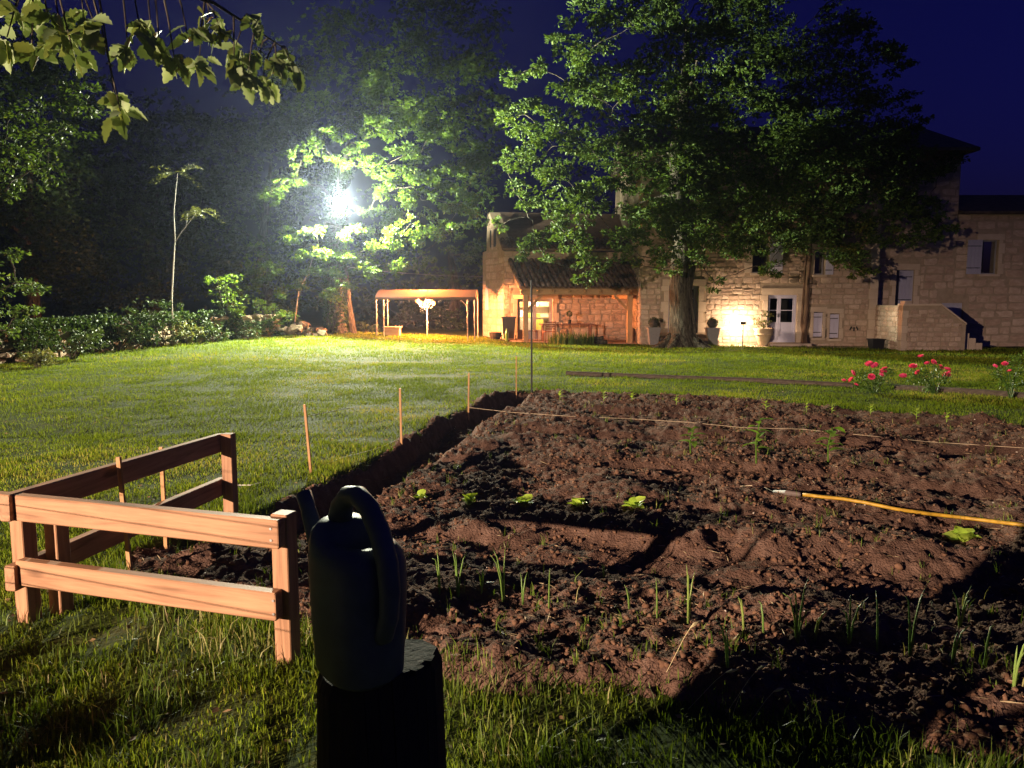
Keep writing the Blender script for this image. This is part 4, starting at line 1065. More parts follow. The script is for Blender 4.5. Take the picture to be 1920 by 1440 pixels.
# leafy limbs reaching in at the edge of the picture
lb = at(-330, 600, 17.0)
tree('edge_oak', 'oak whose leafy limbs reach in above the old wall', [Vector((lb.x, 17, -.2)), Vector((lb.x, 17, 1.5)), Vector((lb.x + .3, 17, 3.5)), Vector((lb.x + .2, 17, 6))], [.4, .3, .25, .12],
     cl([(20, 220, 16, .55), (70, 205, 16, .5), (120, 240, 16, .55), (170, 205, 16, .45), (100, 185, 16.3, .4), (150, 170, 16, .3), (20, 280, 16, .6), (85, 265, 16.2, .45), (30, 335, 16, .5), (90, 310, 16, .35), (10, 360, 16, .4), (-40, 250, 16, .8), (-80, 350, 16, .8)], 9, .4), 150, .10, M['oak_leaf'], 81, rose=6)
lb2 = at(-120, 640, 18.0)
tree('edge_bush_tree', 'small leafy tree leaning in beside the old wall', [Vector((lb2.x, 18, -.2)), Vector((lb2.x + .2, 18, .8)), Vector((lb2.x + .5, 18, 1.8))], [.14, .1, .05],
     cl([(15, 470, 18, .5), (30, 530, 18, .6), (-20, 560, 18, .7), (50, 580, 18, .4), (10, 620, 17.5, .5), (-60, 480, 18, .7), (70, 540, 18, .3)], 10, .3), 150, .11, M['oak_leaf'], 83, rose=6)

# saplings, shrubs, old wall with ivy
def shrub(label, px, py_top, py_base, d, width_px, mat, seed, per=170, ll=.085, cat='shrub', rose=6, n=6):
    b = at(px, py_base, d); b.z = float(base_h(b.x, b.y)) if b.z > float(base_h(b.x, b.y)) + .3 or True else b.z
    top = at(px, py_top, d).z; w = width_px * d / FPX / 2; h = max(top - b.z, .3)
    r = random.Random(seed)
    cs = []
    for k in range(n):
        an = r.uniform(0, 6.28); rr_ = r.uniform(.1, .75)
        rad = min(h, w) * r.uniform(.32, .5); zz = b.z + max(rad * .6, h * r.uniform(.3, .85) - rad * .35)
        cs.append((b.x + math.cos(an) * w * rr_, b.y + math.sin(an) * w * rr_ * .7, zz, max(rad, .16)))
    t = thing('shrub', label, cat, b, 'shrubs along the old wall')
    mb = MB()
    for c in cs: mb.tube([b + Vector((r.uniform(-.1, .1), r.uniform(-.1, .1), -.05)), b.lerp(Vector(c[:3]), .5) + Vector((0, 0, .05)), Vector(c[:3])], [.022, .016, .006], 5)
    mb.build('stems', M['bark'], t)
    P, A = clump_points(cs, per, seed, rose); rr2 = np.random.default_rng(seed)
    leaves('foliage', P, ll * rr2.uniform(.6, 1.3, len(P)), mat, seed + 1, t, loc=b, axis_dir=A)
    return t
shrub('broad-leaved shrub at the near end of the old wall', 60, 590, 670, 18.6, 150, M['ivy_leaf'], 101, n=8)
shrub('leafy shrub arching over the gap in the old wall', 135, 598, 655, 19.5, 130, M['dark_leaf'], 102)
shrub('low bright shrub on the grass before the old wall', 70, 640, 690, 17.6, 110, M['olive_leaf'], 103, n=5)
shrub('dense ivy mound topping the wall left of the sapling', 225, 550, 640, 22.5, 150, M['ivy_leaf'], 104, n=9)
shrub('dense ivy mound on the wall around the sapling', 300, 555, 640, 23.5, 130, M['ivy_leaf'], 105, n=8)
shrub('thin yellowish shrub beside the ivy mound', 350, 590, 645, 24.5, 80, M['olive_leaf'], 106)
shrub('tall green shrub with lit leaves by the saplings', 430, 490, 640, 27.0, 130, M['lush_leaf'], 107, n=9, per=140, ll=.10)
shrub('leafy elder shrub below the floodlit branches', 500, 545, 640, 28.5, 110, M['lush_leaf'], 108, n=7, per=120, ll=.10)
shrub('low dull shrub on the wall before the elder', 400, 600, 645, 25.5, 100, M['dark_leaf'], 109)
shrub('low brown-green shrub between wall and stone heap', 465, 608, 640, 27.0, 100, M['dark_leaf'], 110)
shrub('small green bush just beside the ivy-clad trunk', 560, 585, 625, 31.0, 70, M['lush_leaf'], 111, ll=.09)
shrub('dim bush at the foot of the ivy-clad trunk', 690, 600, 625, 34.0, 70, M['dark_leaf'], 112)
# old dry-stone wall
WP = [at(-60, 695, 17.2), at(20, 685, 18.4), at(120, 668, 20.3), at(230, 655, 22.6), at(350, 648, 25.2), at(450, 642, 27.2), at(530, 636, 28.8)]
wall = thing('dry_stone_wall', 'old tumbledown dry-stone wall under ivy at the lawn edge', 'wall', (WP[3].x, WP[3].y, 0))
r = random.Random(9); ms = stone_meshes(M['rubble'])
mbw = MB()
for i in range(len(WP) - 1):
    a, b = WP[i].copy(), WP[i + 1].copy(); L = (b - a).length; an = math.atan2(b.y - a.y, b.x - a.x)
    nrm = Vector((math.sin(an), -math.cos(an), 0))
    c0 = a - nrm * .45; c1 = b - nrm * .45
    c0.z = c1.z = 0; mbw.beam(c0 + Vector((0, 0, .15)), c1 + Vector((0, 0, .15)), .45, 1.1)
    for row in range(5):
        u = r.uniform(0, .2)
        while u < L:
            w = r.uniform(.22, .55)
            if r.random() < .85:
                p = a.lerp(b, u / L) - nrm * (.24 - r.uniform(0, .06)); z = float(base_h(p.x, p.y)) + .06 + row * .17
                o = bpy.data.objects.new('stone', r.choice(ms)); link(o, (p.x, p.y, z), wall)
                o.rotation_euler = (r.uniform(-.15, .15), r.uniform(-.2, .2), an + r.uniform(-.25, .25)); o.scale = (w, .34, r.uniform(.14, .24))
            u += w
mbw.build('wall_core', noise_mat('earth_core', [(0.3, (0.02, 0.016, 0.012)), (0.7, (0.06, 0.045, 0.03))], 5, .95, .5), wall)
P = []; rr = np.random.default_rng(77)
for i in range(len(WP) - 1):
    a, b = WP[i], WP[i + 1]; L = (b - a).length; an = math.atan2(b.y - a.y, b.x - a.x); nrm = np.array([math.sin(an), -math.cos(an), 0])
    k = int(1500 * L); t = rr.random(k); zz = rr.random(k) ** .6 * 1.0; q = np.outer(1 - t, a) + np.outer(t, b); q[:, 2] = 0
    q += nrm * (rr.uniform(-.12, .12, k) + np.where(zz > .9, -.3 * rr.random(k), 0))[:, None]; q[:, 2] = zz + .05 + base_h(q[:, 0], q[:, 1])
    keep = fbm(q[:, 0] * 1.3 + q[:, 1] * .7, q[:, 2] * 1.6, 3) > -.02
    P.append(q[keep])
P = np.concatenate(P); o = leaves('ivy', P, rr.uniform(.05, .11, len(P)), M['ivy_leaf'], 78, wall, .3, .9, loc=(WP[3].x, WP[3].y, 0))
heap = thing('stone_heap', 'heap of pale field stones on the grass beside the ivy-clad tree', 'stone heap', (at(575, 635, 29.2).x, 29.2, .2))
for k in range(46):
    p = at(r.uniform(530, 608), 630, 29.4 + r.uniform(-.5, .6)); z0 = float(base_h(p.x, p.y)); c = 1 - abs((p.x - at(568, 630, 29.4).x) / 1.0)
    o = bpy.data.objects.new('field_stone', r.choice(ms)); link(o, (p.x, p.y, z0 + max(.02, r.random() * .45 * max(c, .1))), heap)
    s = r.uniform(.12, .3); o.scale = (s * 1.3, s, s * .8); o.rotation_euler = (r.uniform(-1, 1), r.uniform(-1, 1), r.uniform(0, 6))
# pale sapling with feathery leaves
sb = at(322, 580, 24.3); sb.z = .9
sap = thing('feathery_sapling', 'slender pale sapling with feathery crown rising from the ivy', 'sapling', (sb.x, sb.y, float(base_h(sb.x, sb.y))))
f_ = lambda px, py: at(px, py, 24.3)
mb = MB(); g0 = Vector((sb.x, sb.y, float(base_h(sb.x, sb.y)) - .1)); mb.tube([g0, f_(322, 560), f_(325, 500), f_(328, 450), f_(326, 400), f_(330, 350), f_(333, 325)], [.03, .024, .022, .018, .015, .012, .008], 7)
mb.tube([f_(328, 455), f_(340, 435), f_(349, 425), f_(352, 400)], [.015, .012, .01, .007], 6); mb.tube([f_(344, 431), f_(360, 410), f_(370, 396)], [.01, .008, .006], 6)
mb.build('trunk', M['pale_bark'], sap, smooth=True)
P = []; A = []; r = random.Random(5)
for (cx, cy), nfr, ln in (((333, 328), 9, .8), ((352, 400), 6, .5), ((370, 396), 8, .65)):
    c = f_(cx, cy)
    for k in range(nfr):
        an = r.uniform(0, 6.28); l = ln * r.uniform(.7, 1.1); d = Vector((math.cos(an), math.sin(an), r.uniform(.1, .9)))
        for j in range(10):
            t = (j + 3) / 12; p = c + d * l * t + Vector((0, 0, -.6 * l * t * t)); sd = Vector((-d.y, d.x, -.1))
            for s in (-1, 1): P.append(p); A.append(sd * s * 2.2 + d * .8)
leaves('fronds', np.array([tuple(p) for p in P]), np.full(len(P), .13), M['olive_leaf'], 92, sap, .8, .26, loc=WL[sap.name], axis_dir=np.array([tuple(a) for a in A]))
# slanting bare pole leaning in the undergrowth
p0 = at(548, 585, 30.5); p0.z = float(base_h(p0.x, p0.y)) - .05
simple_thing('leaning_sapling', 'thin bare sapling leaning over below the floodlight', 'sapling', MB().tube([p0, at(560, 545, 30.5), at(578, 512, 30.4), at(590, 470, 30.3)], [.03, .025, .02, .01], 6), M['pale_bark'])
# vine trunk climbing the house wall
v = lambda px, py, y=30.85: at(px, py, y)
vb = v(1508, 645); vb.z = float(base_h(vb.x, vb.y)) - .08
vine = thing('wall_vine', 'old twisted vine trunk climbing the house wall beside the glazed door', 'vine', vb)
mb = MB(); mb.tube([vb, v(1508, 620), v(1512, 580), v(1514, 530), v(1519, 480), v(1520, 430), v(1516, 380)], [.16, .10, .09, .085, .075, .06, .04], 10)
mb.tube([vb + Vector((.12, .08, 0)), v(1503, 610, 30.95), v(1506, 560, 30.95), v(1510, 500, 30.95), v(1514, 450, 30.9)], [.08, .05, .045, .04, .03], 8)
mb.build('trunk', M['bark_red'], vine, smooth=True)
P, A = clump_points(cl([(1515, 470, 30.6, .55), (1490, 440, 30.6, .5), (1545, 455, 30.6, .5), (1420, 470, 30.5, .5), (1455, 430, 30.6, .6), (1400, 420, 30.5, .6), (1560, 420, 30.5, .7), (1590, 470, 30.5, .45)], 3, .15), 130, 5, 6)
leaves('foliage', P, np.random.default_rng(3).uniform(.06, .12, len(P)), M['oak_leaf'], 95, vine, loc=vb, axis_dir=A)
# ------------------------------------------------------------------ lamps
M['alu'] = plain('grey_metal', (0.30, 0.29, 0.28), 0.45, 0.6)
fp = at(637, 380, 29.9)
fl = thing('floodlight', 'glaring white floodlight fixed to the ivy-clad tree', 'floodlight', fp)
tocam = (Vector((1.5, 12, 0)) - fp).normalized(); rot = tocam.to_track_quat('-Y', 'Z').to_matrix()
def rbox(c, size, rot, off): return MB().box(Vector(c) + rot @ Vector(off), size, rot=rot)
rbox(fp, (.46, .10, .36), rot, (0, .07, 0)).build('housing', M['iron'], fl)
rbox(fp, (.42, .02, .32), rot, (0, 0, 0)).build('lens', emit_mat('flood_lens', (1, 1, .96), 2500), fl)
MB().beam(fp - tocam * .1, Vector((fp.x - .1, 31.6, fp.z + .1)), .05, .05).build('bracket', M['iron'], fl)
MB().tube([fp - tocam * .12 + Vector((0, 0, .15)), fp - tocam * .1 + Vector((-.05, .1, .9)), fp + Vector((-.06, .5, 1.6))], .015, 6).build('cable', M['iron'], fl)
lamp('flood_spill', fp + tocam * .25, FLOOD_W * .28, FLOOD_COL, .12, fl, 'SPOT', fp + tocam * .25 + Vector((0, 3, 10)), R(172), .12)
lamp('flood_bulb', fp + tocam * .22, FLOOD_W, FLOOD_COL, .12, fl, 'SPOT', fp + Vector((1.2, -10, 0)), R(179), .25)

mast = thing('assumed_light_mast', 'assumed steel mast with yard floodlight, out of view beyond the near hedge', 'lamp post', (YARD_POS.x, YARD_POS.y, 0))  # unseen lamp and mast, assumed from the light on fence and soil
MB().tube([(YARD_POS.x - .3, YARD_POS.y - .25, -.1), (YARD_POS.x - .3, YARD_POS.y - .25, 4.0)], .06, 12).build('mast', M['alu'], mast)
yd = (Vector((1.5, 9, 0)) - YARD_POS).normalized(); yrot = yd.to_track_quat('-Y', 'Z').to_matrix()
rbox(YARD_POS, (.5, .12, .4), yrot, (0, .1, 0)).build('housing', M['iron'], mast)
MB().beam(YARD_POS + Vector((-.3, -.25, .05)), YARD_POS - yd * .1, .05, .05).build('bracket', M['iron'], mast)
rbox(YARD_POS, (.44, .02, .34), yrot, (0, .02, 0)).build('lens', emit_mat('yard_lens', (1, .86, .66), 60), mast)
hd = Vector((yd.x, yd.y, 0)).normalized(); hs = Vector((-hd.y, hd.x, 0))
MB().prism([YARD_POS - hs * .3 + Vector((0, 0, .24)), YARD_POS + hs * .3 + Vector((0, 0, .24)), YARD_POS + hd * .85 + hs * 1.0 + Vector((0, 0, -.036)), YARD_POS + hd * .85 - hs * 1.0 + Vector((0, 0, -.036))], (0, 0, .01)).build('hood', M['iron'], mast)  # hood added to cut the beam above the garden and keep the crowns dark
lamp('yard_bulb', YARD_POS + yd * .1, YARD_W, YARD_COL, .07, mast, 'SPOT', YARD_POS + yd * 10, R(100), .5)

# ------------------------------------------------------------------ gazebo with chandelier
GY = 30.7
gx0, gx1 = at(706, 600, GY).x, at(890, 600, GY).x
ez_ = at(800, 557, GY).z; tz_ = at(800, 543, GY + 1.4).z
gz_ = lambda x, y: float(base_h(x, y)) - .08
gaz = thing('garden_gazebo', 'open metal gazebo with curved pale canvas roof, lit from within', 'gazebo', ((gx0 + gx1) / 2, GY + 1.4, 0))
m, nt, b = newmat('gazebo_canvas')
b.inputs['Base Color'].default_value = (.15, .10, .065, 1); b.inputs['Roughness'].default_value = .8
tr = N(nt, 'ShaderNodeBsdfTranslucent'); tr.inputs['Color'].default_value = (.28, .17, .09, 1); mx = N(nt, 'ShaderNodeMixShader'); mx.inputs[0].default_value = .14
wv = N(nt, 'ShaderNodeTexNoise', Scale=2.5, Detail=3.0); tcn = N(nt, 'ShaderNodeTexCoord'); nt.links.new(tcn.outputs['Object'], wv.inputs['Vector']); bump_to(nt, b, wv.outputs[0], .5, .05)
nt.links.new(b.outputs[0], mx.inputs[1]); nt.links.new(tr.outputs[0], mx.inputs[2]); nt.links.new(mx.outputs[0], nt.nodes['Material Output'].inputs['Surface'])
M['canvas'] = m
V = []; F = []
nx_, ny_ = 17, 13
for j in range(ny_):
    t = j / (ny_ - 1); yy = GY - .03 + 2.86 * t; zz = ez_ + (tz_ - ez_) * math.sin(math.pi * t) ** .8
    for i in range(nx_):
        s = i / (nx_ - 1); sag = -.008 * math.sin(math.pi * ((s * 4) % 1)) ** 2
        V.append((gx0 - .04 + (gx1 - gx0 + .08) * s, yy, zz + sag))
for j in range(ny_ - 1):
    for i in range(nx_ - 1): a = j * nx_ + i; F.append((a, a + 1, a + nx_ + 1, a + nx_))
mb = MB(); mb.add(V, F)
mb.prism([(gx0 - .04, GY - .035, ez_ - .10), (gx1 + .04, GY - .035, ez_ - .10), (gx1 + .04, GY - .035, ez_), (gx0 - .04, GY - .035, ez_)], (0, .012, 0))
mb.build('canopy', M['canvas'], gaz, smooth=True)
M['gaz'] = plain('gazebo_metal', (.33, .27, .22), .5, .3)
for x, y in ((gx0, GY), (gx1, GY), (gx0, GY + 2.8), (gx1, GY + 2.8), (gx0 + .28, GY + .02), (gx1 - .28, GY + .02)):
    MB().tube([(x, y, gz_(x, y)), (x, y, ez_ - .02)], .022, 8).build('post', M['gaz'], gaz)
for s, x in ((1, gx0), (-1, gx1)):
    MB().tube([(x + s * .28, GY + .02, ez_ - .55), (x + s * .34, GY + .02, ez_ - .3), (x + s * .55, GY + .02, ez_ - .12)], .014, 6).build('scroll_brace', M['gaz'], gaz)
for y in (GY, GY + 2.8): MB().tube([(gx0, y, ez_ - .03), (gx1, y, ez_ - .03)], .022, 8).build('eaves_rail', M['gaz'], gaz)
for x in (gx0, (gx0 + gx1) / 2, gx1):
    MB().tube([(x, GY + 2.8 * t / 10, ez_ - .02 + (tz_ - ez_ - .03) * math.sin(math.pi * t / 10) ** .8) for t in range(11)], .018, 6).build('roof_hoop', M['gaz'], gaz)
cp = at(798, 569, GY + 1.1)
ch = thing('chandelier', 'lit chandelier of round globes hanging in the gazebo', 'chandelier', cp)
MB().tube([(cp.x, cp.y, cp.z), (cp.x, cp.y, tz_ - .06)], .012, 6).build('chain', M['gaz'], ch)
MB().lathe(cp - Vector((0, 0, .24)), [(.01, 0), (.06, .03), (.10, .10), (.03, .16), (.02, .24)], 12).build('hub', M['iron'], ch)
glow = emit_mat('chandelier_globe', (1, .48, .13), 4)
for k in range(6):
    an = k * math.pi / 3 + .3; q = cp + Vector((math.cos(an) * .34, math.sin(an) * .34, .11 * (k % 2)))
    MB().tube([cp - Vector((0, 0, .12)), cp.lerp(q, .6) - Vector((0, 0, .2)), q - Vector((0, 0, .08))], .011, 6).build('arm', M['iron'], ch)
    g_ = MB().lathe(q - Vector((0, 0, .085)), [(.02, 0), (.06, .03), (.075, .09), (.06, .15), (.015, .18)], 12).build('globe', glow, ch, smooth=True)
lamp('chandelier_light', cp + Vector((0, 0, -.02)), CHANDELIER_W, WARM_COL, .33, ch)
simple_thing('standing_pole', 'thin centre pole standing in the gazebo below the chandelier', 'pole', MB().tube([(cp.x, cp.y + .5, gz_(cp.x, cp.y + .5)), (cp.x, cp.y + .5, cp.z - .15)], .02, 8), M['gaz'])
t_ = at(736, 620, GY + 1.2); tz0 = float(base_h(t_.x, t_.y))
tb = thing('low_table', 'low wooden chest table standing in the gazebo', 'table', (t_.x, t_.y, tz0))
MB().box((t_.x, t_.y, tz0 + .36), (.72, .6, .04)).build('top', M['oak_beam'], tb); MB().box((t_.x, t_.y, tz0 + .17), (.62, .5, .34)).build('box', M['oak_beam'], tb)
# wire from the tree to the barn
simple_thing('overhead_wire', 'thin overhead wire running from the tree to the barn', 'wire', MB().tube([iz(636, 498), at(700, 507, 32.5), at(770, 513, 33.5), at(840, 517, 34.7), at(906, 519, 35.8)], .012, 5), M['zinc'])

# ------------------------------------------------------------------ things about the porch and house
def setdown(px, py, y):
    p = at(px, py, y); return Vector((p.x, p.y, float(base_h(p.x, p.y)) + .03))
p = setdown(954, 640, 32.4)
bin_ = thing('wheelie_bin', 'dark wheeled refuse bin beside the porch post', 'bin', p)
mb = MB(); mb.add([p + Vector(q) for q in ((-.22, -.26, .06), (.22, -.26, .06), (.22, .26, .06), (-.22, .26, .06), (-.28, -.34, .92), (.28, -.34, .92), (.28, .34, .92), (-.28, .34, .92))], [(0, 3, 2, 1), (4, 5, 6, 7), (0, 1, 5, 4), (1, 2, 6, 5), (2, 3, 7, 6), (3, 0, 4, 7)]); mb.build('body', M['black_plastic'], bin_)
MB().box(p + Vector((0, .0, .95)), (.62, .74, .05)).build('lid', M['black_plastic'], bin_)
for s in (-1, 1): MB().tube([p + Vector((s * .27, .28, .1)), p + Vector((s * .32, .28, .1))], .1, 12).build('wheel', M['iron'], bin_)
p = setdown(929, 640, 32.8)
simple_thing('barrel_tub', 'low dark half-barrel tub against the gable', 'tub', MB().lathe(p, [(.20, 0), (.25, .12), (.27, .28), (.24, .28), (.22, .2)], 16), M['stump'])
p = setdown(950, 643, 31.6)
simple_thing('watering_bottle', 'small green bottle before the wheeled bin', 'bottle', MB().lathe(p, [(.07, 0), (.075, .3), (.03, .42), (.03, .5)], 12), plain('green_bottle', (.12, .22, .05), .3))
# dining table and chairs
tc = FP.p((posts[0] + posts[1]) / 2 - 0.3, -1.1, 0); tc.z = float(base_h(tc.x, tc.y)) + .03
M['table'] = wood_mat('reddish_table_wood', (.16, .06, .04), (.32, .14, .09))
dt = thing('dining_table', 'long reddish dining table under the porch', 'table', tc)
MB().box(tc + Vector((0, 0, .72)), (2.2, .9, .05), FL.a).build('top', M['table'], dt)
for sx in (-1, 1):
    for sy_ in (-1, 1): MB().box(tc + Vector((sx * 1.0, sy_ * .38, .345)), (.07, .07, .69), FL.a).build('leg', M['table'], dt)
def chair(label, pos, rz):
    c = thing('slatted_chair', label, 'chair', pos, 'chairs at the porch table'); m3 = Matrix.Rotation(rz, 3, 'Z')
    q = lambda x, y, z: Vector(pos) + m3 @ Vector((x, y, z))
    for x, y, h in ((-.2, -.2, .43), (.2, -.2, .43), (-.2, .2, .88), (.2, .2, .88)): MB().beam(q(x, y, 0), q(x, y + (.06 if h > .5 else 0), h), .035, .035, up=(0, 1, 0)).build('leg', M['table'], c)
    MB().box(q(0, 0, .445), (.44, .44, .03), rz).build('seat', M['table'], c)
    for k in range(4): MB().beam(q(-.19, .215 + .012 * k, .56 + .09 * k), q(.19, .215 + .012 * k, .56 + .09 * k), .02, .055).build('slat', M['table'], c)
chair('slatted chair at the table end by the porch post', tc + Vector((-1.45, .0, 0)), R(98)); chair('slatted chair tucked at the front of the porch table', tc + Vector((-.75, -.62, 0)), R(190))
p = tc + Vector((.12, 0, .745))
pp = thing('potted_topiary', 'little ball topiary in a pot on the porch table', 'plant', p)
MB().lathe(p, [(.07, 0), (.095, .17), (.08, .17)], 12).build('pot', M['iron'], pp); MB().tube([p + Vector((0, 0, .15)), p + Vector((0, 0, .34))], .01, 6).build('stem', M['bark'], pp)
def leaf_ball(c, rad, n, ll, mat, seed, parent, nm='foliage'):
    r = np.random.default_rng(seed); q = r.standard_normal((n, 3)); q /= np.linalg.norm(q, axis=1, keepdims=True)
    return leaves(nm, np.array(c) + q * rad * r.uniform(.8, 1.0, n)[:, None], ll * r.uniform(.7, 1.2, n), mat, seed, parent, .3, .6, loc=tuple(c), axis_dir=q * 1.2)
leaf_ball(p + Vector((0, 0, .42)), .10, 260, .05, M['dark_leaf'], 5, pp)
# iris clump at the porch edge
for k, (px, lab) in enumerate(((1050, 'clump of sword-leaved iris nearest the porch bin'), (1072, 'clump of sword-leaved iris in the middle before the porch table'), (1096, 'clump of sword-leaved iris next to the split logs'))):
    p = setdown(px, 652, 30.3 - .0 * k); r = np.random.default_rng(200 + k); n = 130
    P = np.column_stack([p.x + r.normal(0, .22, n), p.y + r.normal(0, .16, n), np.full(n, p.z - .03)])
    o = blades('iris_clump', P, r.uniform(.3, .62, n), r.uniform(.022, .036, n), M['long_grass'], 210 + k, .3, True, r.random(n) * .8, None, loc=tuple(p)); setp(o, lab, 'plant', 'iris clumps at the porch edge')
r = random.Random(12)
for k, (px, dz, lab) in enumerate(((1112, .08, 'lowest split log at the porch corner, nearest the iris'), (1124, .08, 'split log lying beside the right porch post'), (1117, .22, 'split log laid on top of the other two'))):
    p = setdown(px, 655, 30.5); a = r.uniform(-.5, .5)
    simple_thing('split_log', lab, 'log', MB().tube([p + Vector((-.3 * math.cos(a), -.3 * math.sin(a), dz)), p + Vector((.3 * math.cos(a), .3 * math.sin(a), dz + .02))], .085, 7), M['bark'])
# topiary planters
def planter(label, px, seed):
    p = setdown(px, 643, 30.35); t = thing('topiary_planter', label, 'planter', p, 'ball topiary planters at the steps')
    mb = MB(); mb.add([p + Vector(q) for q in ((-.15, -.15, 0), (.15, -.15, 0), (.15, .15, 0), (-.15, .15, 0), (-.24, -.24, .66), (.24, -.24, .66), (.24, .24, .66), (-.24, .24, .66))], [(0, 3, 2, 1), (4, 5, 6, 7), (0, 1, 5, 4), (1, 2, 6, 5), (2, 3, 7, 6), (3, 0, 4, 7)]); mb.build('pot', M['zinc'], t)
    MB().box(p + Vector((0, 0, .675)), (.52, .52, .04)).build('rim', M['zinc'], t)
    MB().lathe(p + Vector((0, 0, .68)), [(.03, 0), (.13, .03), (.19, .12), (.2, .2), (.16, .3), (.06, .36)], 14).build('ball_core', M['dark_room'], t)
    leaf_ball(p + Vector((0, 0, .88)), .2, 700, .04, M['dark_leaf'], seed, t)
planter('zinc planter with clipped ball between porch and oak trunk', 1225, 301); planter('zinc planter with clipped ball right of the oak trunk', 1335, 302)
# garden lamp that washes the wall
lp = at(1391, 607, 30.5); gz0 = float(base_h(lp.x, lp.y)) + .02
gl = thing('garden_lamp', 'short post lamp throwing a white-hot patch on the house wall', 'lamp', (lp.x, lp.y, gz0))
MB().tube([(lp.x, lp.y - .18, gz0), (lp.x, lp.y - .18, lp.z - .04)], .02, 8).build('post', M['iron'], gl)
MB().box((lp.x, lp.y - .03, lp.z + .07), (.26, .22, .02)).build('hood', M['iron'], gl)
MB().box((lp.x, lp.y - .14, lp.z + .02), (.24, .02, .10)).build('shade', M['iron'], gl)
MB().tube([(lp.x - .11, lp.y, lp.z), (lp.x + .11, lp.y, lp.z)], .025, 8).build('tube', emit_mat('garden_bulb', (1, .86, .62), 120), gl)
lamp('garden_light', lp + Vector((0, .06, -.02)), GARDEN_LAMP_W, (1.0, .72, .45), .05, gl)
# urn with shrub, tub
p = setdown(1431, 643, 30.5)
urn = thing('clay_urn', 'big buff clay urn beside the lilac door', 'urn', p)
MB().lathe(p, [(.17, 0), (.19, .05), (.27, .25), (.34, .48), (.36, .62), (.38, .64), (.39, .70), (.34, .70), (.32, .6)], 24).build('body', M['terracotta'], urn, smooth=True)
MB().lathe(p + Vector((0, 0, .42)), [(.33, 0), (.365, .02), (.365, .05), (.34, .07)], 24).build('garland_band', M['terracotta'], urn)
MB().lathe(p + Vector((0, 0, .57)), [(.01, 0), (.32, .0), (.32, .05), (.01, .06)], 16).build('earth', M['soil'], urn)
us_ = thing('urn_shrub', 'small leafy shrub growing in the clay urn', 'plant', p + Vector((0, 0, .62)))
mb = MB()
for a, h_ in ((0, .7), (2, .6), (4, .8)): mb.tube([p + Vector((0, 0, .6)), p + Vector((.1 * math.cos(a), .1 * math.sin(a), .62 + h_ * .5)), p + Vector((.16 * math.cos(a), .16 * math.sin(a), .62 + h_))], [.015, .012, .006], 5)
mb.build('stems', M['bark'], us_)
P, A = clump_points([(p.x - .12, p.y, p.z + 1.0, .22), (p.x + .1, p.y, p.z + 1.25, .2), (p.x, p.y - .1, p.z + .85, .2)], 420, 7, 6); leaves('foliage', P, np.full(len(P), .07), M['olive_leaf'], 8, us_, loc=tuple(p), axis_dir=A)
p = setdown(1642, 655, 29.6); p.z -= .02
simple_thing('black_tub', 'black plastic tub on the grass at the corner of the stair', 'tub', MB().lathe(p, [(.28, 0), (.33, .36), (.37, .36), (.37, .40), (.32, .40), (.28, .08)], 4, rz=R(45)), M['black_plastic'])
p = Vector((FA.px(1704, 566)[0] + FA.o.x, 29.2, sz + .075))
simple_thing('block_on_stair', 'small pale stone block resting on the stair corner', 'stone block', MB().box(p + Vector((0, 0, .05)), (.28, .26, .1), .2), M['dressed'])

# ------------------------------------------------------------------ the garden before the camera
# pine rail fence corner
fence = thing('rail_fence', 'low corner fence of new orange pine posts and rails', 'fence', gp(300, 1150))
A_ = gp(56, 1162); B_ = gp(541, 1240); C_ = gp(434, 968); A2_ = gp(106, 1152)
topz = lambda px, py, q: at(px, py, q.y).z
fh = .675
fd = Vector((B_.x - A_.x, B_.y - A_.y, 0)).normalized(); fn = Vector((fd.y, -fd.x, 0))      # outwards, to the camera
ld = Vector((C_.x - A2_.x, C_.y - A2_.y, 0)).normalized()
for q, h in ((A_, fh - .13), (B_, fh + .005), (C_, .625), (A2_ + ld * .04, fh - .14)):
    up = fn if q is not C_ else ld
    MB().beam((q.x, q.y, Hf(q.x, q.y) - .25), (q.x, q.y, h), .08, .08, up=up, ch=.004).build('post', M['pine_z'], fence)
def rail(p0, p1, w, h, nm='rail'):
    o = MB().beam(p0, p1, w, h, ch=.005); L = Vector(p1) - Vector(p0)
    # build along local X so that the grain follows the rail
    m3 = Matrix.Rotation(-math.atan2(L.y, L.x), 3, 'Z'); mid = (Vector(p0) + Vector(p1)) / 2
    o.v = [tuple(mid + m3 @ (Vector(v) - mid)) for v in o.v]
    ob_ = o.build(nm, M['pine'], fence, loc=mid); ob_.rotation_euler = (0, 0, math.atan2(L.y, L.x)); return ob_
f0 = A_ - fd * .07 + fn * .07; f1 = B_ + fd * .035 + fn * .07
rail((f0.x, f0.y, fh - .065), (f1.x, f1.y, fh - .065), .055, .125)
f0 = A_ + fd * .05 + fn * .07; f1 = B_ + fd * .01 + fn * .07
rail((f0.x, f0.y, .29), (f1.x, f1.y, .29), .055, .125)
ln = Vector((-ld.y, ld.x, 0))
l0 = A2_ - ld * .20 + ln * .07; l1 = C_ + ld * .03 + ln * .07
rail((l0.x, l0.y, fh - .06), (l1.x, l1.y, .555), .055, .13); rail((l0.x, l0.y, .27), (l1.x, l1.y, .23), .055, .125)
for q in (A_, B_):
    for z in (fh - .04, fh - .09, .32, .26):
        c = q + fn * .0985; MB().tube([(c.x, c.y, z), (c.x + fn.x * .002, c.y + fn.y * .002, z)], .006, 8).build('bolt', M['alu'], fence)
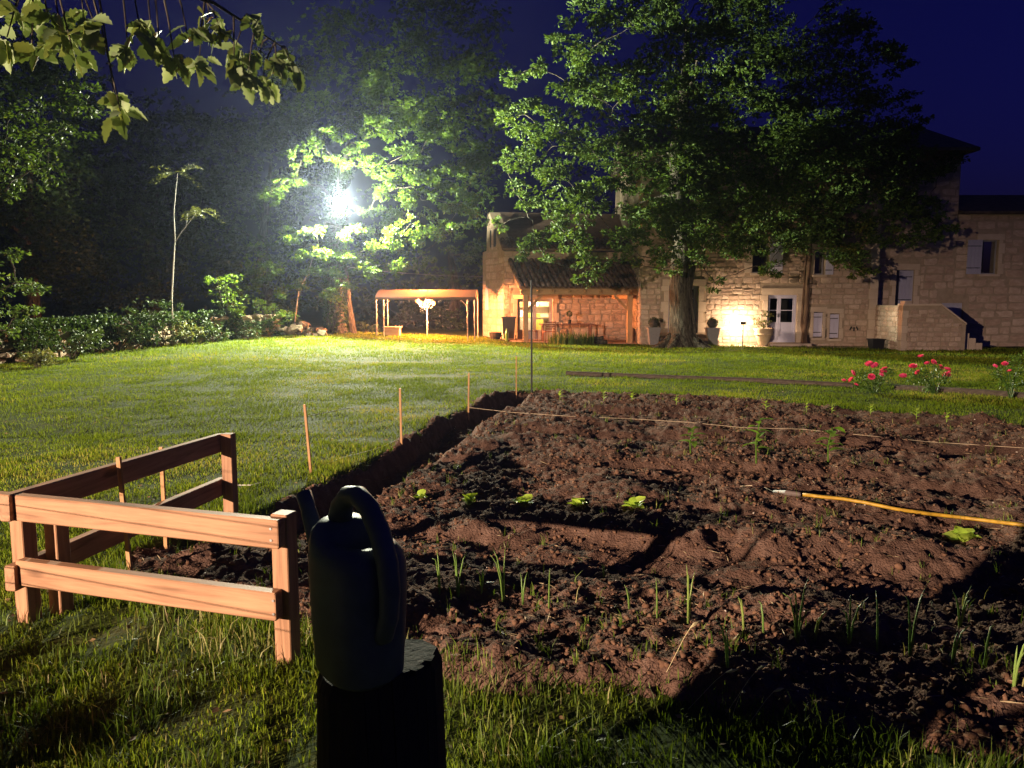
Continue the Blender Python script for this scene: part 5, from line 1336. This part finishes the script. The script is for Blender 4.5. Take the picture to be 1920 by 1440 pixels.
# stakes
def stake(label, px, py0, px1, py1, w=.022):
    b = gp(px1, py1); t = at(px, py0, b.y)
    o = MB().beam(b - Vector((0, 0, .15)), t, w, w, up=(0, 1, 0), ch=.002).build('wooden_stake', M['cane']); return setp(o, label, 'stake', 'marker stakes of the bed')
S1 = stake('marker stake with white string, nearest the fence', 571, 758, 585, 888); S2 = stake('second marker stake along the ditch from the fence', 750, 728, 753, 830)
S3 = stake('third marker stake, string tied across the bed', 879, 699, 878, 783); S4 = stake('farthest marker stake beside the black rod', 968, 668, 968, 745, .02)
setp(MB().beam(gp(246, 1075) - Vector((0, 0, .1)), at(222, 857, gp(246, 1075).y), .022, .022, up=(0, 1, 0)).build('wooden_stake', M['cane']), 'stake leaning on the fence side rail, near the corner', 'stake', 'marker stakes of the bed')
setp(MB().beam(gp(312, 1032) - Vector((0, 0, .1)), at(302, 838, gp(312, 1032).y), .022, .022, up=(0, 1, 0)).build('wooden_stake', M['cane']), 'stake standing midway along the fence side rail', 'stake', 'marker stakes of the bed')
rb = gp(997, 735)
simple_thing('metal_rod', 'tall thin black rod at the far corner of the bed', 'rod', MB().tube([rb - Vector((0, 0, .2)), at(996.5, 525, rb.y)], .016, 10), M['iron'])
M['string'] = plain('white_string', (.72, .68, .6), .8); M['twine'] = plain('hemp_twine', (.46, .36, .24), .9)
def strand(name, label, pts, rad, mat, cat='string'):
    return simple_thing(name, label, cat, MB().tube(pts, rad, 6), mat)
ys = gp(585, 888).y
strand('string', 'white string end hanging from the stake nearest the fence', [at(579, 779, ys - .02), at(600, 776, ys + .1), at(632, 769, ys + .3), at(667, 763, ys + .5)], .0028, M['string'])
def on_ground(pxs, dz): 
    out = []
    for q in pxs: g_ = gp(*q); out.append(g_ + Vector((0, 0, dz)))
    return out
strand('string', 'white string lying on the ditch rim between two stakes', on_ground([(612, 874), (640, 862), (680, 852), (715, 842), (748, 826)], .02), .0028, M['string'])
strand('string', 'white string loop in the grass behind the fence post', on_ground([(446, 916), (470, 916), (490, 911)], .03), .0025, M['string'])
y3 = gp(878, 783).y
tw = [at(879, 764, y3)]
for px, py in ((960, 774), (1060, 781), (1180, 786), (1290, 793), (1390, 803), (1500, 806), (1620, 818), (1740, 830), (1860, 838), (1980, 846)):
    g_ = gp(px, py + 4); g_.z += .035; tw.append(g_)
strand('twine', 'long hemp twine stretched across the far end of the bed', tw, .0026, M['twine'])
# hose
M['hose'] = plain('yellow_hose', (.36, .21, .02), .5, var=.45, scale=22); M['hose_end'] = plain('grey_connector', (.12, .09, .08), .5)
hose = thing('garden_hose', 'yellow garden hose with dark connector lying on the soil', 'hose', gp(1560, 945))
hp = on_ground([(1505, 934), (1540, 938), (1580, 942), (1620, 948), (1680, 960), (1740, 968), (1800, 974), (1870, 982), (1960, 992), (2080, 1008)], .028)
for i_, q_ in enumerate(hp): q_.z -= .003 * max(0, i_ - 2)  # far end sunk into the soil to stand for its fading into shade
MB().tube(hp, .0135, 10).build('tube', M['hose'], hose, smooth=True)
cp_ = on_ground([(1452, 929), (1475, 931), (1500, 934)], .03)
MB().tube(cp_, [.017, .021, .019], 12).build('connector', M['hose_end'], hose)
MB().tube(on_ground([(1388, 918), (1410, 917), (1432, 920), (1452, 929)], .03), .003, 6).build('drip_tube', M['twine'], hose)
# log edging
def log(label, pts, r0):
    p = on_ground(pts, r0 * .45); return simple_thing('edging_log', label, 'log', MB().tube(p, [r0 * .95, r0, r0 * 1.05, r0][:len(p)], 10), M['old_log'], 'edging logs along the lawn')
log('long weathered edging log between lawn and bed', [(1062, 703), (1250, 711), (1430, 718), (1600, 727)], .062); log('shorter edging log behind the rose bushes', [(1678, 731), (1800, 738), (1960, 750)], .07)
# stump and watering can
sc_ = at(705, 1300, 1.80)
stump = thing('wood_stump', 'black upright stump carrying the watering can', 'stump', (sc_.x, sc_.y, 0)); r = random.Random(8)
mb = MB(); n = 26; rings = []
zt = at(680, 1268, 1.72).z
lob = [1 + .07 * math.sin(3 * k / n * 6.28 + 1) + r.uniform(-.035, .035) for k in range(n)]
for z, s in ((-.15, .178), (.1, .170), (.4, .158), (zt - .03, .150), (zt, .138)):
    rings.append([(sc_.x + math.cos(k / n * 6.28) * s * lob[k], sc_.y + math.sin(k / n * 6.28) * s * lob[k] * .9, z + (.02 * math.cos(k / n * 6.28) if z > .5 else 0)) for k in range(n)])
mb.add([p for q in rings for p in q], [(i * n + k, i * n + (k + 1) % n, (i + 1) * n + (k + 1) % n, (i + 1) * n + k) for i in range(len(rings) - 1) for k in range(n)] + [tuple(4 * n + k for k in range(n))])
mb.build('trunk', M['stump'], stump)
for k in range(9):                                              # ragged bark ridges round the rim
    a = -1.6 + .2 * k; q = sc_ + Vector((math.cos(a) * .150, math.sin(a) * .137, 0)); MB().beam((q.x, q.y, zt - .28 - .03 * (k % 3)), (q.x - .012, q.y, zt + .008 + .012 * (k % 2)), .03, .02, up=(math.cos(a), math.sin(a), 0)).build('bark_ridge', M['stump'], stump)
wc = at(674, 1268, 1.74); e = Vector((-.62, .78, 0)); s_ = Vector((e.y, -e.x, 0)); ea = math.atan2(e.y, e.x)
M['can'] = plain('dark_green_plastic', (.085, .10, .10), .55, spec=.35, var=.3)
can = thing('watering_can', 'dark plastic watering can with looped handle on the stump', 'watering can', (wc.x, wc.y, zt + .004)); cz = zt + .006
cq = lambda a, b, z: Vector((wc.x, wc.y, cz)) + e * a + s_ * b + Vector((0, 0, z))
mb = MB(); n = 28; pts = []
prof = [(.0, .086), (.012, .094), (.12, .1), (.22, .104), (.27, .103), (.30, .096), (.315, .084)]
for z, rd in prof:
    for k in range(n):
        an = k / n * 6.283; c, s = math.cos(an), math.sin(an); x = math.copysign(abs(c) ** .75, c) * rd * 1.22; y = math.copysign(abs(s) ** .75, s) * rd * .95
        dz = 0.05 * max(0, x / .12) * (z / .315) ** 2                      # shoulder rises to the spout side
        pts.append(cq(x, y, z + dz))
m = len(prof); fs = [(i * n + k, i * n + (k + 1) % n, (i + 1) * n + (k + 1) % n, (i + 1) * n + k) for i in range(m - 1) for k in range(n)] + [tuple(reversed(range(n)))]
# the top closes towards the spout and stays open at the rear
t0 = len(pts)
for k in range(n):
    an = k / n * 6.283; c, s = math.cos(an), math.sin(an); x = -.03 + c * .058; y = s * .055; pts.append(cq(x, y, .322 + .02 * max(0, c)))
fs += [((m - 1) * n + k, (m - 1) * n + (k + 1) % n, t0 + (k + 1) % n, t0 + k) for k in range(n)]
t1 = len(pts)
for k in range(n):
    an = k / n * 6.283; pts.append(cq(-.03 + math.cos(an) * .055, math.sin(an) * .052, .26))
fs += [(t0 + k, t0 + (k + 1) % n, t1 + (k + 1) % n, t1 + k) for k in range(n)] + [tuple(t1 + k for k in range(n))]
mb.add(pts, fs); mb.build('body', M['can'], can, smooth=True)
hp_ = [cq(.085, 0, .345), cq(.07, 0, .385), cq(.035, 0, .415), cq(-.015, 0, .425), cq(-.07, 0, .405), cq(-.115, 0, .36), cq(-.145, 0, .30), cq(-.155, 0, .24), cq(-.148, 0, .18), cq(-.125, 0, .13), cq(-.095, 0, .115)]
MB().tube(hp_, [.03, .027, .025, .024, .024, .025, .025, .024, .022, .022, .022], 12).build('handle', M['can'], can, smooth=True)
MB().tube([cq(.09, 0, .07), cq(.15, 0, .16), cq(.22, 0, .26), cq(.27, 0, .335), cq(.295, 0, .37)], [.04, .033, .025, .02, .021], 12).build('spout', M['can'], can, smooth=True)

# ------------------------------------------------------------------ seedlings
M['lettuce'] = leaf_mat('lettuce_leaf', (.26, .38, .05), (.38, .50, .08), .45, .45, .35); M['pepper'] = leaf_mat('pepper_leaf', (.10, .20, .025), (.17, .30, .04), .4, .45, .25); M['onion'] = leaf_mat('onion_leaf', (.10, .20, .04), (.20, .30, .07), .3, .4, .4, (.36, .32, .10))
def leaf_mesh(name, L, Wd, mat, lobes=0, seg=7, curl=.3, fold=.25, rndv=.5, tipw=.5, wav=0.0):
    """a leaf lying along +X with midrib fold; lobed when lobes > 0"""
    V = []; F = []; seg = seg if not lobes else lobes * 6
    for i in range(seg + 1):
        t = i / seg; w = Wd / 2 * math.sin(math.pi * min(1, t ** tipw * .98 + .02)) ** .8
        if lobes: w *= .88 + .13 * math.sin(t * lobes * 2 * math.pi - 1.2)
        if t < .1: w = max(.002, w * t / .1)
        x = L * t; z = -curl * L * t * t; wz = wav * Wd * math.sin(t * 9)
        V += [(x - .03 * L * (1 if lobes else 0) * 0, w, z + w * fold + wz), (x, 0, z), (x, -w, z + w * fold - wz)]
    for i in range(seg):
        a = i * 3; F += [(a, a + 1, a + 4, a + 3), (a + 1, a + 2, a + 5, a + 4)]
    me = bpy.data.meshes.new(name); me.from_pydata(V, [], F); me.materials.append(mat)
    for p in me.polygons: p.use_smooth = True
    at_ = me.attributes.new('rnd', 'FLOAT', 'POINT'); at_.data.foreach_set('value', np.full(len(V), rndv, dtype=np.float32))
    return me
def leaf_obj(me, loc, parent, az, el, roll=0.0, s=1.0, name='leaf'):
    o = bpy.data.objects.new(name, me); link(o, loc, parent); o.rotation_euler = (Matrix.Rotation(az, 3, 'Z') @ Matrix.Rotation(-el, 3, 'Y') @ Matrix.Rotation(roll, 3, 'X')).to_euler(); o.scale = (s, s, s); return o
LET = [leaf_mesh('leaf', .078, .075, M['lettuce'], curl=.4, fold=.35, rndv=v_, tipw=1.5, wav=.08) for v_ in (.2, .5, .8)]
ORD = ['first', 'second', 'third', 'fourth', 'fifth', 'sixth', 'seventh', 'eighth', 'ninth', 'tenth', 'eleventh', 'twelfth', 'thirteenth', 'fourteenth']
r = random.Random(77)
for k, (px, py, s) in enumerate(((790, 936, .85), (880, 946, 1.0), (984, 948, 1.1), (1084, 952, .9), (1190, 955, 1.15), (1805, 1018, 1.25))):
    p = gp(px, py); lab = (f'{ORD[k]} pale lettuce seedling in the row, counted from the watering can' if k < 5 else 'single bright lettuce seedling below the hose')
    t = thing('lettuce_seedling', lab, 'lettuce', p, 'lettuce seedlings in the bed')
    for j in range(8): leaf_obj(r.choice(LET), p + Vector((0, 0, .005)), t, j * .785 + r.uniform(-.3, .3), r.uniform(.5, 1.3), r.uniform(-.3, .3), s * r.uniform(.75, 1.3))
PEP = [leaf_mesh('leaf', .19, .085, M['pepper'], curl=.45, fold=.3, rndv=v_, tipw=.8) for v_ in (.3, .6, .9)]
for px, py, ht, lab in ((1295, 852, .26, 'bushy pepper seedling left of the tall one'), (1418, 868, .40, 'tall pepper seedling with drooping pointed leaves'), (1553, 868, .34, 'pepper seedling at the edge of the string line')):
    p = gp(px, py); t = thing('pepper_seedling', lab, 'seedling', p, 'pepper seedlings in the bed')
    tip = p + Vector((.02, 0, ht)); MB().tube([p - Vector((0, 0, .03)), p + Vector((-.01, 0, ht * .5)), tip], [.008, .007, .005], 6).build('stem', M['pepper'], t)
    for j in range(9): leaf_obj(r.choice(PEP), p.lerp(tip, .35 + .65 * j / 8), t, j * 2.4 + r.uniform(-.3, .3), r.uniform(.1, .7), r.uniform(-.3, .3), r.uniform(.6, 1.0))
def onion(label, px, py, ht, nl, lean, seed, group):
    rr_ = random.Random(seed); p = gp(px, py); mb = MB()
    for j in range(nl):
        h_ = ht * rr_.uniform(.7, 1.05) if j else ht; a = rr_.uniform(0, 6.28); l_ = h_ * rr_.uniform(.05, .3) * lean
        mb.tube([p - Vector((0, 0, .03)), p + Vector((math.cos(a) * l_ * .25, math.sin(a) * l_ * .25, h_ * .45)), p + Vector((math.cos(a) * l_ * .6, math.sin(a) * l_ * .6, h_ * .8)), p + Vector((math.cos(a) * l_ * 1.1, math.sin(a) * l_ * 1.1, h_ * (1 if rr_.random() > .25 else .86)))], [.0055, .005, .0035, .001], 5)
    o = mb.build('onion_sprout', M['onion'], smooth=True); at_ = o.data.attributes.new('rnd', 'FLOAT', 'POINT'); at_.data.foreach_set('value', np.array([rr_.uniform(.2, .9)] * len(o.data.vertices), dtype=np.float32))
    return setp(o, label, 'sprout', group)
row1 = [(612, 1080, .28, 2), (825, 1112, .24, 2), (858, 1118, .25, 3), (903, 1112, .15, 2), (944, 1128, .30, 3), (980, 1130, .16, 2), (1029, 1145, .24, 1), (1133, 1082, .09, 2), (1180, 1140, .13, 2), (1290, 1172, .34, 3), (1232, 1160, .22, 1)]
for k, (px, py, h_, nl) in enumerate(row1): onion(f'{ORD[k]} onion sprout of the row running from the fence, counted from there', px, py, h_, nl, 1.0, 500 + k, 'onion sprouts of the near row')
row2 = [(1395, 1190, .22, 2), (1432, 1185, .16, 2), (1495, 1203, .28, 4), (1528, 1198, .16, 2), (1592, 1205, .24, 4), (1645, 1222, .26, 1), (1706, 1230, .32, 3), (1800, 1178, .22, 4), (1785, 1245, .18, 2), (1845, 1248, .22, 1), (1900, 1290, .24, 3), (1365, 1250, .2, 2)]
for k, (px, py, h_, nl) in enumerate(row2): onion(f'{ORD[k]} onion sprout of the dark row at the right, counted left to right', px, py, h_, nl, 1.1, 540 + k, 'onion sprouts of the dark row')
SML = leaf_mesh('leaf', .06, .03, M['lettuce'], curl=.2, fold=.3, rndv=.6)
back = [(1050, 748), (1132, 752), (1185, 752), (1268, 758), (1436, 768), (1512, 772), (1560, 775), (1632, 778), (1718, 786), (1775, 792)]
for k, (px, py) in enumerate(back):
    p = gp(px, py); t = thing('small_seedling', f'{ORD[k]} little seedling along the far grass edge, counted from the black rod', 'seedling', p, 'little seedlings along the far edge')
    MB().tube([p - Vector((0, 0, .02)), p + Vector((0, 0, .13))], [.005, .003], 5).build('stem', M['lettuce'], t)
    for j in range(7): leaf_obj(SML, p + Vector((0, 0, .03 + .015 * j)), t, j * 2.2, r.uniform(.2, .8), 0, r.uniform(.8, 1.6))
# seed heads leaning over the near grass
M['seed'] = plain('dry_seed_head', (.42, .36, .2), .8)
for k, (bx, by, tx_, ty_) in enumerate(((1290, 1330, 1385, 1255), (1360, 1340, 1440, 1245), (1370, 1350, 1398, 1298), (1395, 1370, 1470, 1290), (1250, 1260, 1310, 1165))):
    b = gp(bx, by); t = at(tx_, ty_, b.y - .05); mid_ = b.lerp(t, .55) + Vector((0, 0, .03))
    g_ = thing('grass_seed_head', f'{ORD[k]} pale drooping grass seed head at the near bed edge, left to right' if k < 4 else 'tall grass seed head behind the other four', 'grass stem', b, 'seed heads at the near bed edge')
    MB().tube([b, mid_, b.lerp(t, .75) + Vector((0, 0, .03))], .0012, 4).build('stalk', M['seed'], g_); MB().tube([b.lerp(t, .74) + Vector((0, 0, .03)), b.lerp(t, .88) + Vector((0, 0, .015)), t], [.002, .007, .001], 5).build('ear', M['seed'], g_)

# ------------------------------------------------------------------ roses
M['rose'] = leaf_mat('rose_petal', (.50, .02, .10), (.72, .07, .19), .3, .5, .3); M['rose_leaf'] = leaf_mat('rose_leaf', (.035, .08, .015), (.09, .16, .03), .3, .4, .4)
def bloom_mesh(seed, rad=.055):
    rr_ = random.Random(seed); V = []; F = []
    for ring, (n_, el, s) in enumerate(((7, .25, 1.0), (6, .7, .85), (5, 1.1, .62), (3, 1.35, .4))):
        for k in range(n_):
            a = k / n_ * 6.283 + ring * .5 + rr_.uniform(-.15, .15); m3 = Matrix.Rotation(a, 3, 'Z') @ Matrix.Rotation(-el + rr_.uniform(-.15, .15), 3, 'Y'); b = len(V)
            for x, y, z in ((0, -.2, 0), (0, .2, 0), (.55, -.5, -.05), (.55, 0, .1 - .2), (.55, .5, -.05), (1, -.3, .12), (1.02, .3, .12)):
                V.append(tuple(m3 @ (Vector((x, y, z)) * rad * s)))
            F += [(b, b + 1, b + 3), (b, b + 3, b + 2), (b + 1, b + 4, b + 3), (b + 2, b + 3, b + 5), (b + 3, b + 6, b + 5), (b + 3, b + 4, b + 6)]
    me = bpy.data.meshes.new('rose_bloom'); me.from_pydata(V, [], F); me.materials.append(M['rose'])
    at_ = me.attributes.new('rnd', 'FLOAT', 'POINT'); at_.data.foreach_set('value', np.array([rr_.random() for _ in V], dtype=np.float32)); return me
BL = [bloom_mesh(k) for k in range(4)]
def rose(label, px, base_py, blooms, cls, seed):
    b = gp(px, base_py); t = thing('rose_bush', label, 'rose bush', b, 'rose bushes along the edging logs'); rr_ = random.Random(seed); mb = MB()
    cs = []
    for (x, y, rd) in cls: q = at(x, y, b.y + rr_.uniform(-.12, .12)); cs.append((q.x, q.y, q.z, rd)); mb.tube([b - Vector((0, 0, .04)), b.lerp(q, .5) + Vector((rr_.uniform(-.05, .05), 0, .04)), q], [.012, .009, .005], 5)
    for x, y, s in blooms:
        q = at(x, y, b.y + rr_.uniform(-.15, .1)); o = bpy.data.objects.new('rose_bloom', rr_.choice(BL)); link(o, q, t); o.rotation_euler = (rr_.uniform(.2, 1.0), rr_.uniform(-.5, .5), rr_.uniform(0, 6)); o.scale = (s, s, s)
        mb.tube([b.lerp(q, .55), q], [.007, .004], 5)
    mb.build('stems', M['rose_leaf'], t); P, A = clump_points(cs, 520, seed, 5); leaves('foliage', P, np.random.default_rng(seed).uniform(.03, .06, len(P)), M['rose_leaf'], seed, t, .5, .6, loc=tuple(b), axis_dir=A)
rose('rose bush with a big double bloom, nearest the house door', 1640, 738, [(1630, 684, 1.5), (1640, 686, 1.2), (1598, 700, 1.2), (1597, 713, 1.3), (1582, 714, .8), (1634, 707, 1.1), (1655, 698, 1.2), (1659, 692, 1.0), (1652, 704, .9), (1605, 722, .8)], [(1610, 700, .15), (1640, 700, .17), (1625, 715, .17), (1650, 718, .15), (1605, 722, .15), (1665, 700, .10)], 801)
rose('rose bush with the most scattered blooms, in the middle', 1755, 740, [(1693, 706, 1.2), (1712, 688, 1.3), (1721, 699, 1.0), (1727, 669, 1.1), (1738, 682, .9), (1750, 680, 1.1), (1763, 689, 1.0), (1776, 693, 1.1), (1775, 704, 1.3), (1780, 699, .8)], [(1725, 700, .15), (1750, 695, .16), (1735, 712, .15), (1765, 708, .13), (1745, 722, .12), (1710, 708, .1)], 802)
rose('rose bush cut by the picture edge, three pale blooms', 1896, 748, [(1866, 688, 1.0), (1884, 683, 1.0), (1893, 697, .9)], [(1875, 700, .12), (1905, 695, .2), (1895, 712, .17), (1915, 680, .17), (1920, 715, .18)], 803)

# ------------------------------------------------------------------ the near oak whose bough hangs into the picture; its unseen trunk is placed to shade the can
M['bough_leaf'] = leaf_mat('pale_oak_leaf', (.11, .155, .075), (.19, .25, .125), .3, .55, .2, (.20, .26, .10))
OL = [leaf_mesh('leaf', .12, .075, M['bough_leaf'], lobes=5, curl=c_, fold=f_2, rndv=v_, tipw=.75) for c_, f_2, v_ in ((.2, .15, .5), (.35, .3, .75), (.1, .25, .95), (.3, .2, .85))]
nb = Vector((-2.3, .32, -.1))
noak = thing('near_oak', 'oak standing just beside the viewpoint, its leafy bough hanging in from above', 'tree', nb)
MB().tube([nb, nb + Vector((0, 0, .3)), nb + Vector((.02, 0, 1.2)), nb + Vector((-.05, .05, 2.6)), nb + Vector((-.1, .15, 4.2))], [.42, .32, .28, .26, .2], 16).build('trunk', M['bark'], noak, smooth=True)
bough_pts = [nb + Vector((-.08, .12, 3.3)), Vector((-2.3, 1.9, 3.45)), at(60, -90, 3.1), at(250, -40, 3.4), at(400, 5, 3.8), at(540, 95, 4.2)]
mb = MB(); mb.tube(bough_pts, [.07, .035, .016, .011, .008, .003], 8)
r = random.Random(21)
sites = []
def bp(t):
    i = min(int(t), len(bough_pts) - 2); return bough_pts[i].lerp(bough_pts[i + 1], t - i)
twigs = [((20, 30), 3.0, 7), ((60, 60), 3.0, 8), ((110, 30), 3.1, 8), ((140, 55), 3.1, 7), ((30, -10), 3.0, 7), ((185, 20), 3.2, 7), ((230, 50), 3.3, 8), ((260, 25), 3.4, 7), ((300, 60), 3.4, 8), ((330, 75), 3.5, 9), ((290, 10), 3.5, 7), ((350, 30), 3.6, 7), ((380, 80), 3.7, 9), ((420, 20), 3.8, 7), ((430, 70), 3.8, 9), ((460, 95), 3.9, 9), ((450, 45), 3.9, 6), ((490, 60), 4.0, 8), ((520, 80), 4.1, 9), ((545, 60), 4.2, 7), ((500, 110), 4.1, 7), ((205, 130), 3.25, 8), ((225, 150), 3.25, 6), ((545, 90), 4.2, 6), ((400, 5), 3.8, 6), ((150, 5), 3.2, 6), ((480, 10), 4.0, 6), ((85, 5), 3.1, 6)]
for (px, py), d, nl in twigs:
    c = at(px + r.uniform(-10, 10), py * 1.15 + 32 + r.uniform(-8, 8), d + r.uniform(-.12, .12)); n_ = min((bp(1.2 + 3.7 * k / 40) for k in range(41)), key=lambda q: (q - c).length)
    mb.tube([n_, n_.lerp(c, .5) + Vector((0, 0, .03)), c], [.006, .004, .0025], 5); sites.append((c, nl))
bough = mb.build('bough', M['bark'], noak, smooth=True)
for c, nl in sites:
    for j in range(nl + 2):
        leaf_obj(r.choice(OL), c + Vector((r.uniform(-.035, .035), r.uniform(-.035, .035), r.uniform(-.03, .03))), bough, r.uniform(0, 6.28), r.uniform(-1.35, .2), r.uniform(-1.2, 1.2), r.uniform(.5, .98))
# unseen hedge and herb row, added towards the yard light to shade the near ground
def hedge(name, label, a, b, h, w, seed, mat, core=True, per=260):
    a, b = Vector(a), Vector(b); L = (b - a).length; d = (b - a).normalized(); t = thing(name, label, 'hedge', (a + b) / 2); rr_ = np.random.default_rng(seed); cs = []
    k = int(L / (w * .5)) + 1
    for i in range(k):
        q = a.lerp(b, i / max(1, k - 1))
        for z in np.arange(w * .4, h, w * .62): cs.append((q.x + rr_.normal(0, w * .1), q.y + rr_.normal(0, w * .1), z + rr_.normal(0, .04), w * .55))
    if core: MB().beam(a + Vector((0, 0, h * .42)), b + Vector((0, 0, h * .42)), w * .55, h * .84).build('shade_core', M['stump'], t)  # solid core added to stop light passing through the leaves
    P, A = clump_points(cs, per, seed, 6); leaves('foliage', P, rr_.uniform(.05, .09, len(P)), mat, seed, t, loc=tuple((a + b) / 2), axis_dir=A)
hedge('shade_hedge', 'added tall hedge behind the viewpoint, there to shade the near ground', (-1.6, .2, 0), (.5, -3.0, 0), 1.5, .6, 901, M['dark_leaf'])
hedge('shade_herb_row', 'added low herb row beside the viewpoint, there to dim the near grass', (-4.8, 2.75, 0), (-2.4, 1.75, 0), .3, .25, 902, M['olive_leaf'], False, 200)

wfe = thing('shadow_wires', 'assumed wires on two thin posts beside the viewpoint, added to cast line shadows on the rails', 'fence', (-3.2, 3.0, 0))  # unseen wires and posts, assumed and added to stripe the pine rails with shadow
wa, wb = Vector((-4.5, 3.75, 0)), Vector((-1.7, 2.08, 0))
for q in (wa, wb): MB().tube([q - Vector((0, 0, .1)), q + Vector((0, 0, 1.0))], .014, 8).build('post', M['iron'], wfe)
for z in (.90, .83, .54, .47): MB().tube([wa + Vector((0, 0, z)), (wa + wb) / 2 + Vector((0, 0, z - .015)), wb + Vector((0, 0, z))], .0022, 6).build('wire', M['iron'], wfe)
# ------------------------------------------------------------------ thin haze added to give the lamps their glow
hz = MB().box((0.5, 300, 11.0), (1216, 1216, 26)).build('haze', None); setp(hz, kind='stuff')
m = bpy.data.materials.new('glow_haze'); m.use_nodes = True; nt = m.node_tree
nt.nodes.remove(nt.nodes['Principled BSDF']); pv = nt.nodes.new('ShaderNodeVolumePrincipled')
pv.inputs['Color'].default_value = (.60, .70, 1, 1); pv.inputs['Density'].default_value = 0.00023; pv.inputs['Anisotropy'].default_value = 0.84
nt.links.new(pv.outputs[0], nt.nodes['Material Output'].inputs['Volume']); hz.data.materials.append(m)
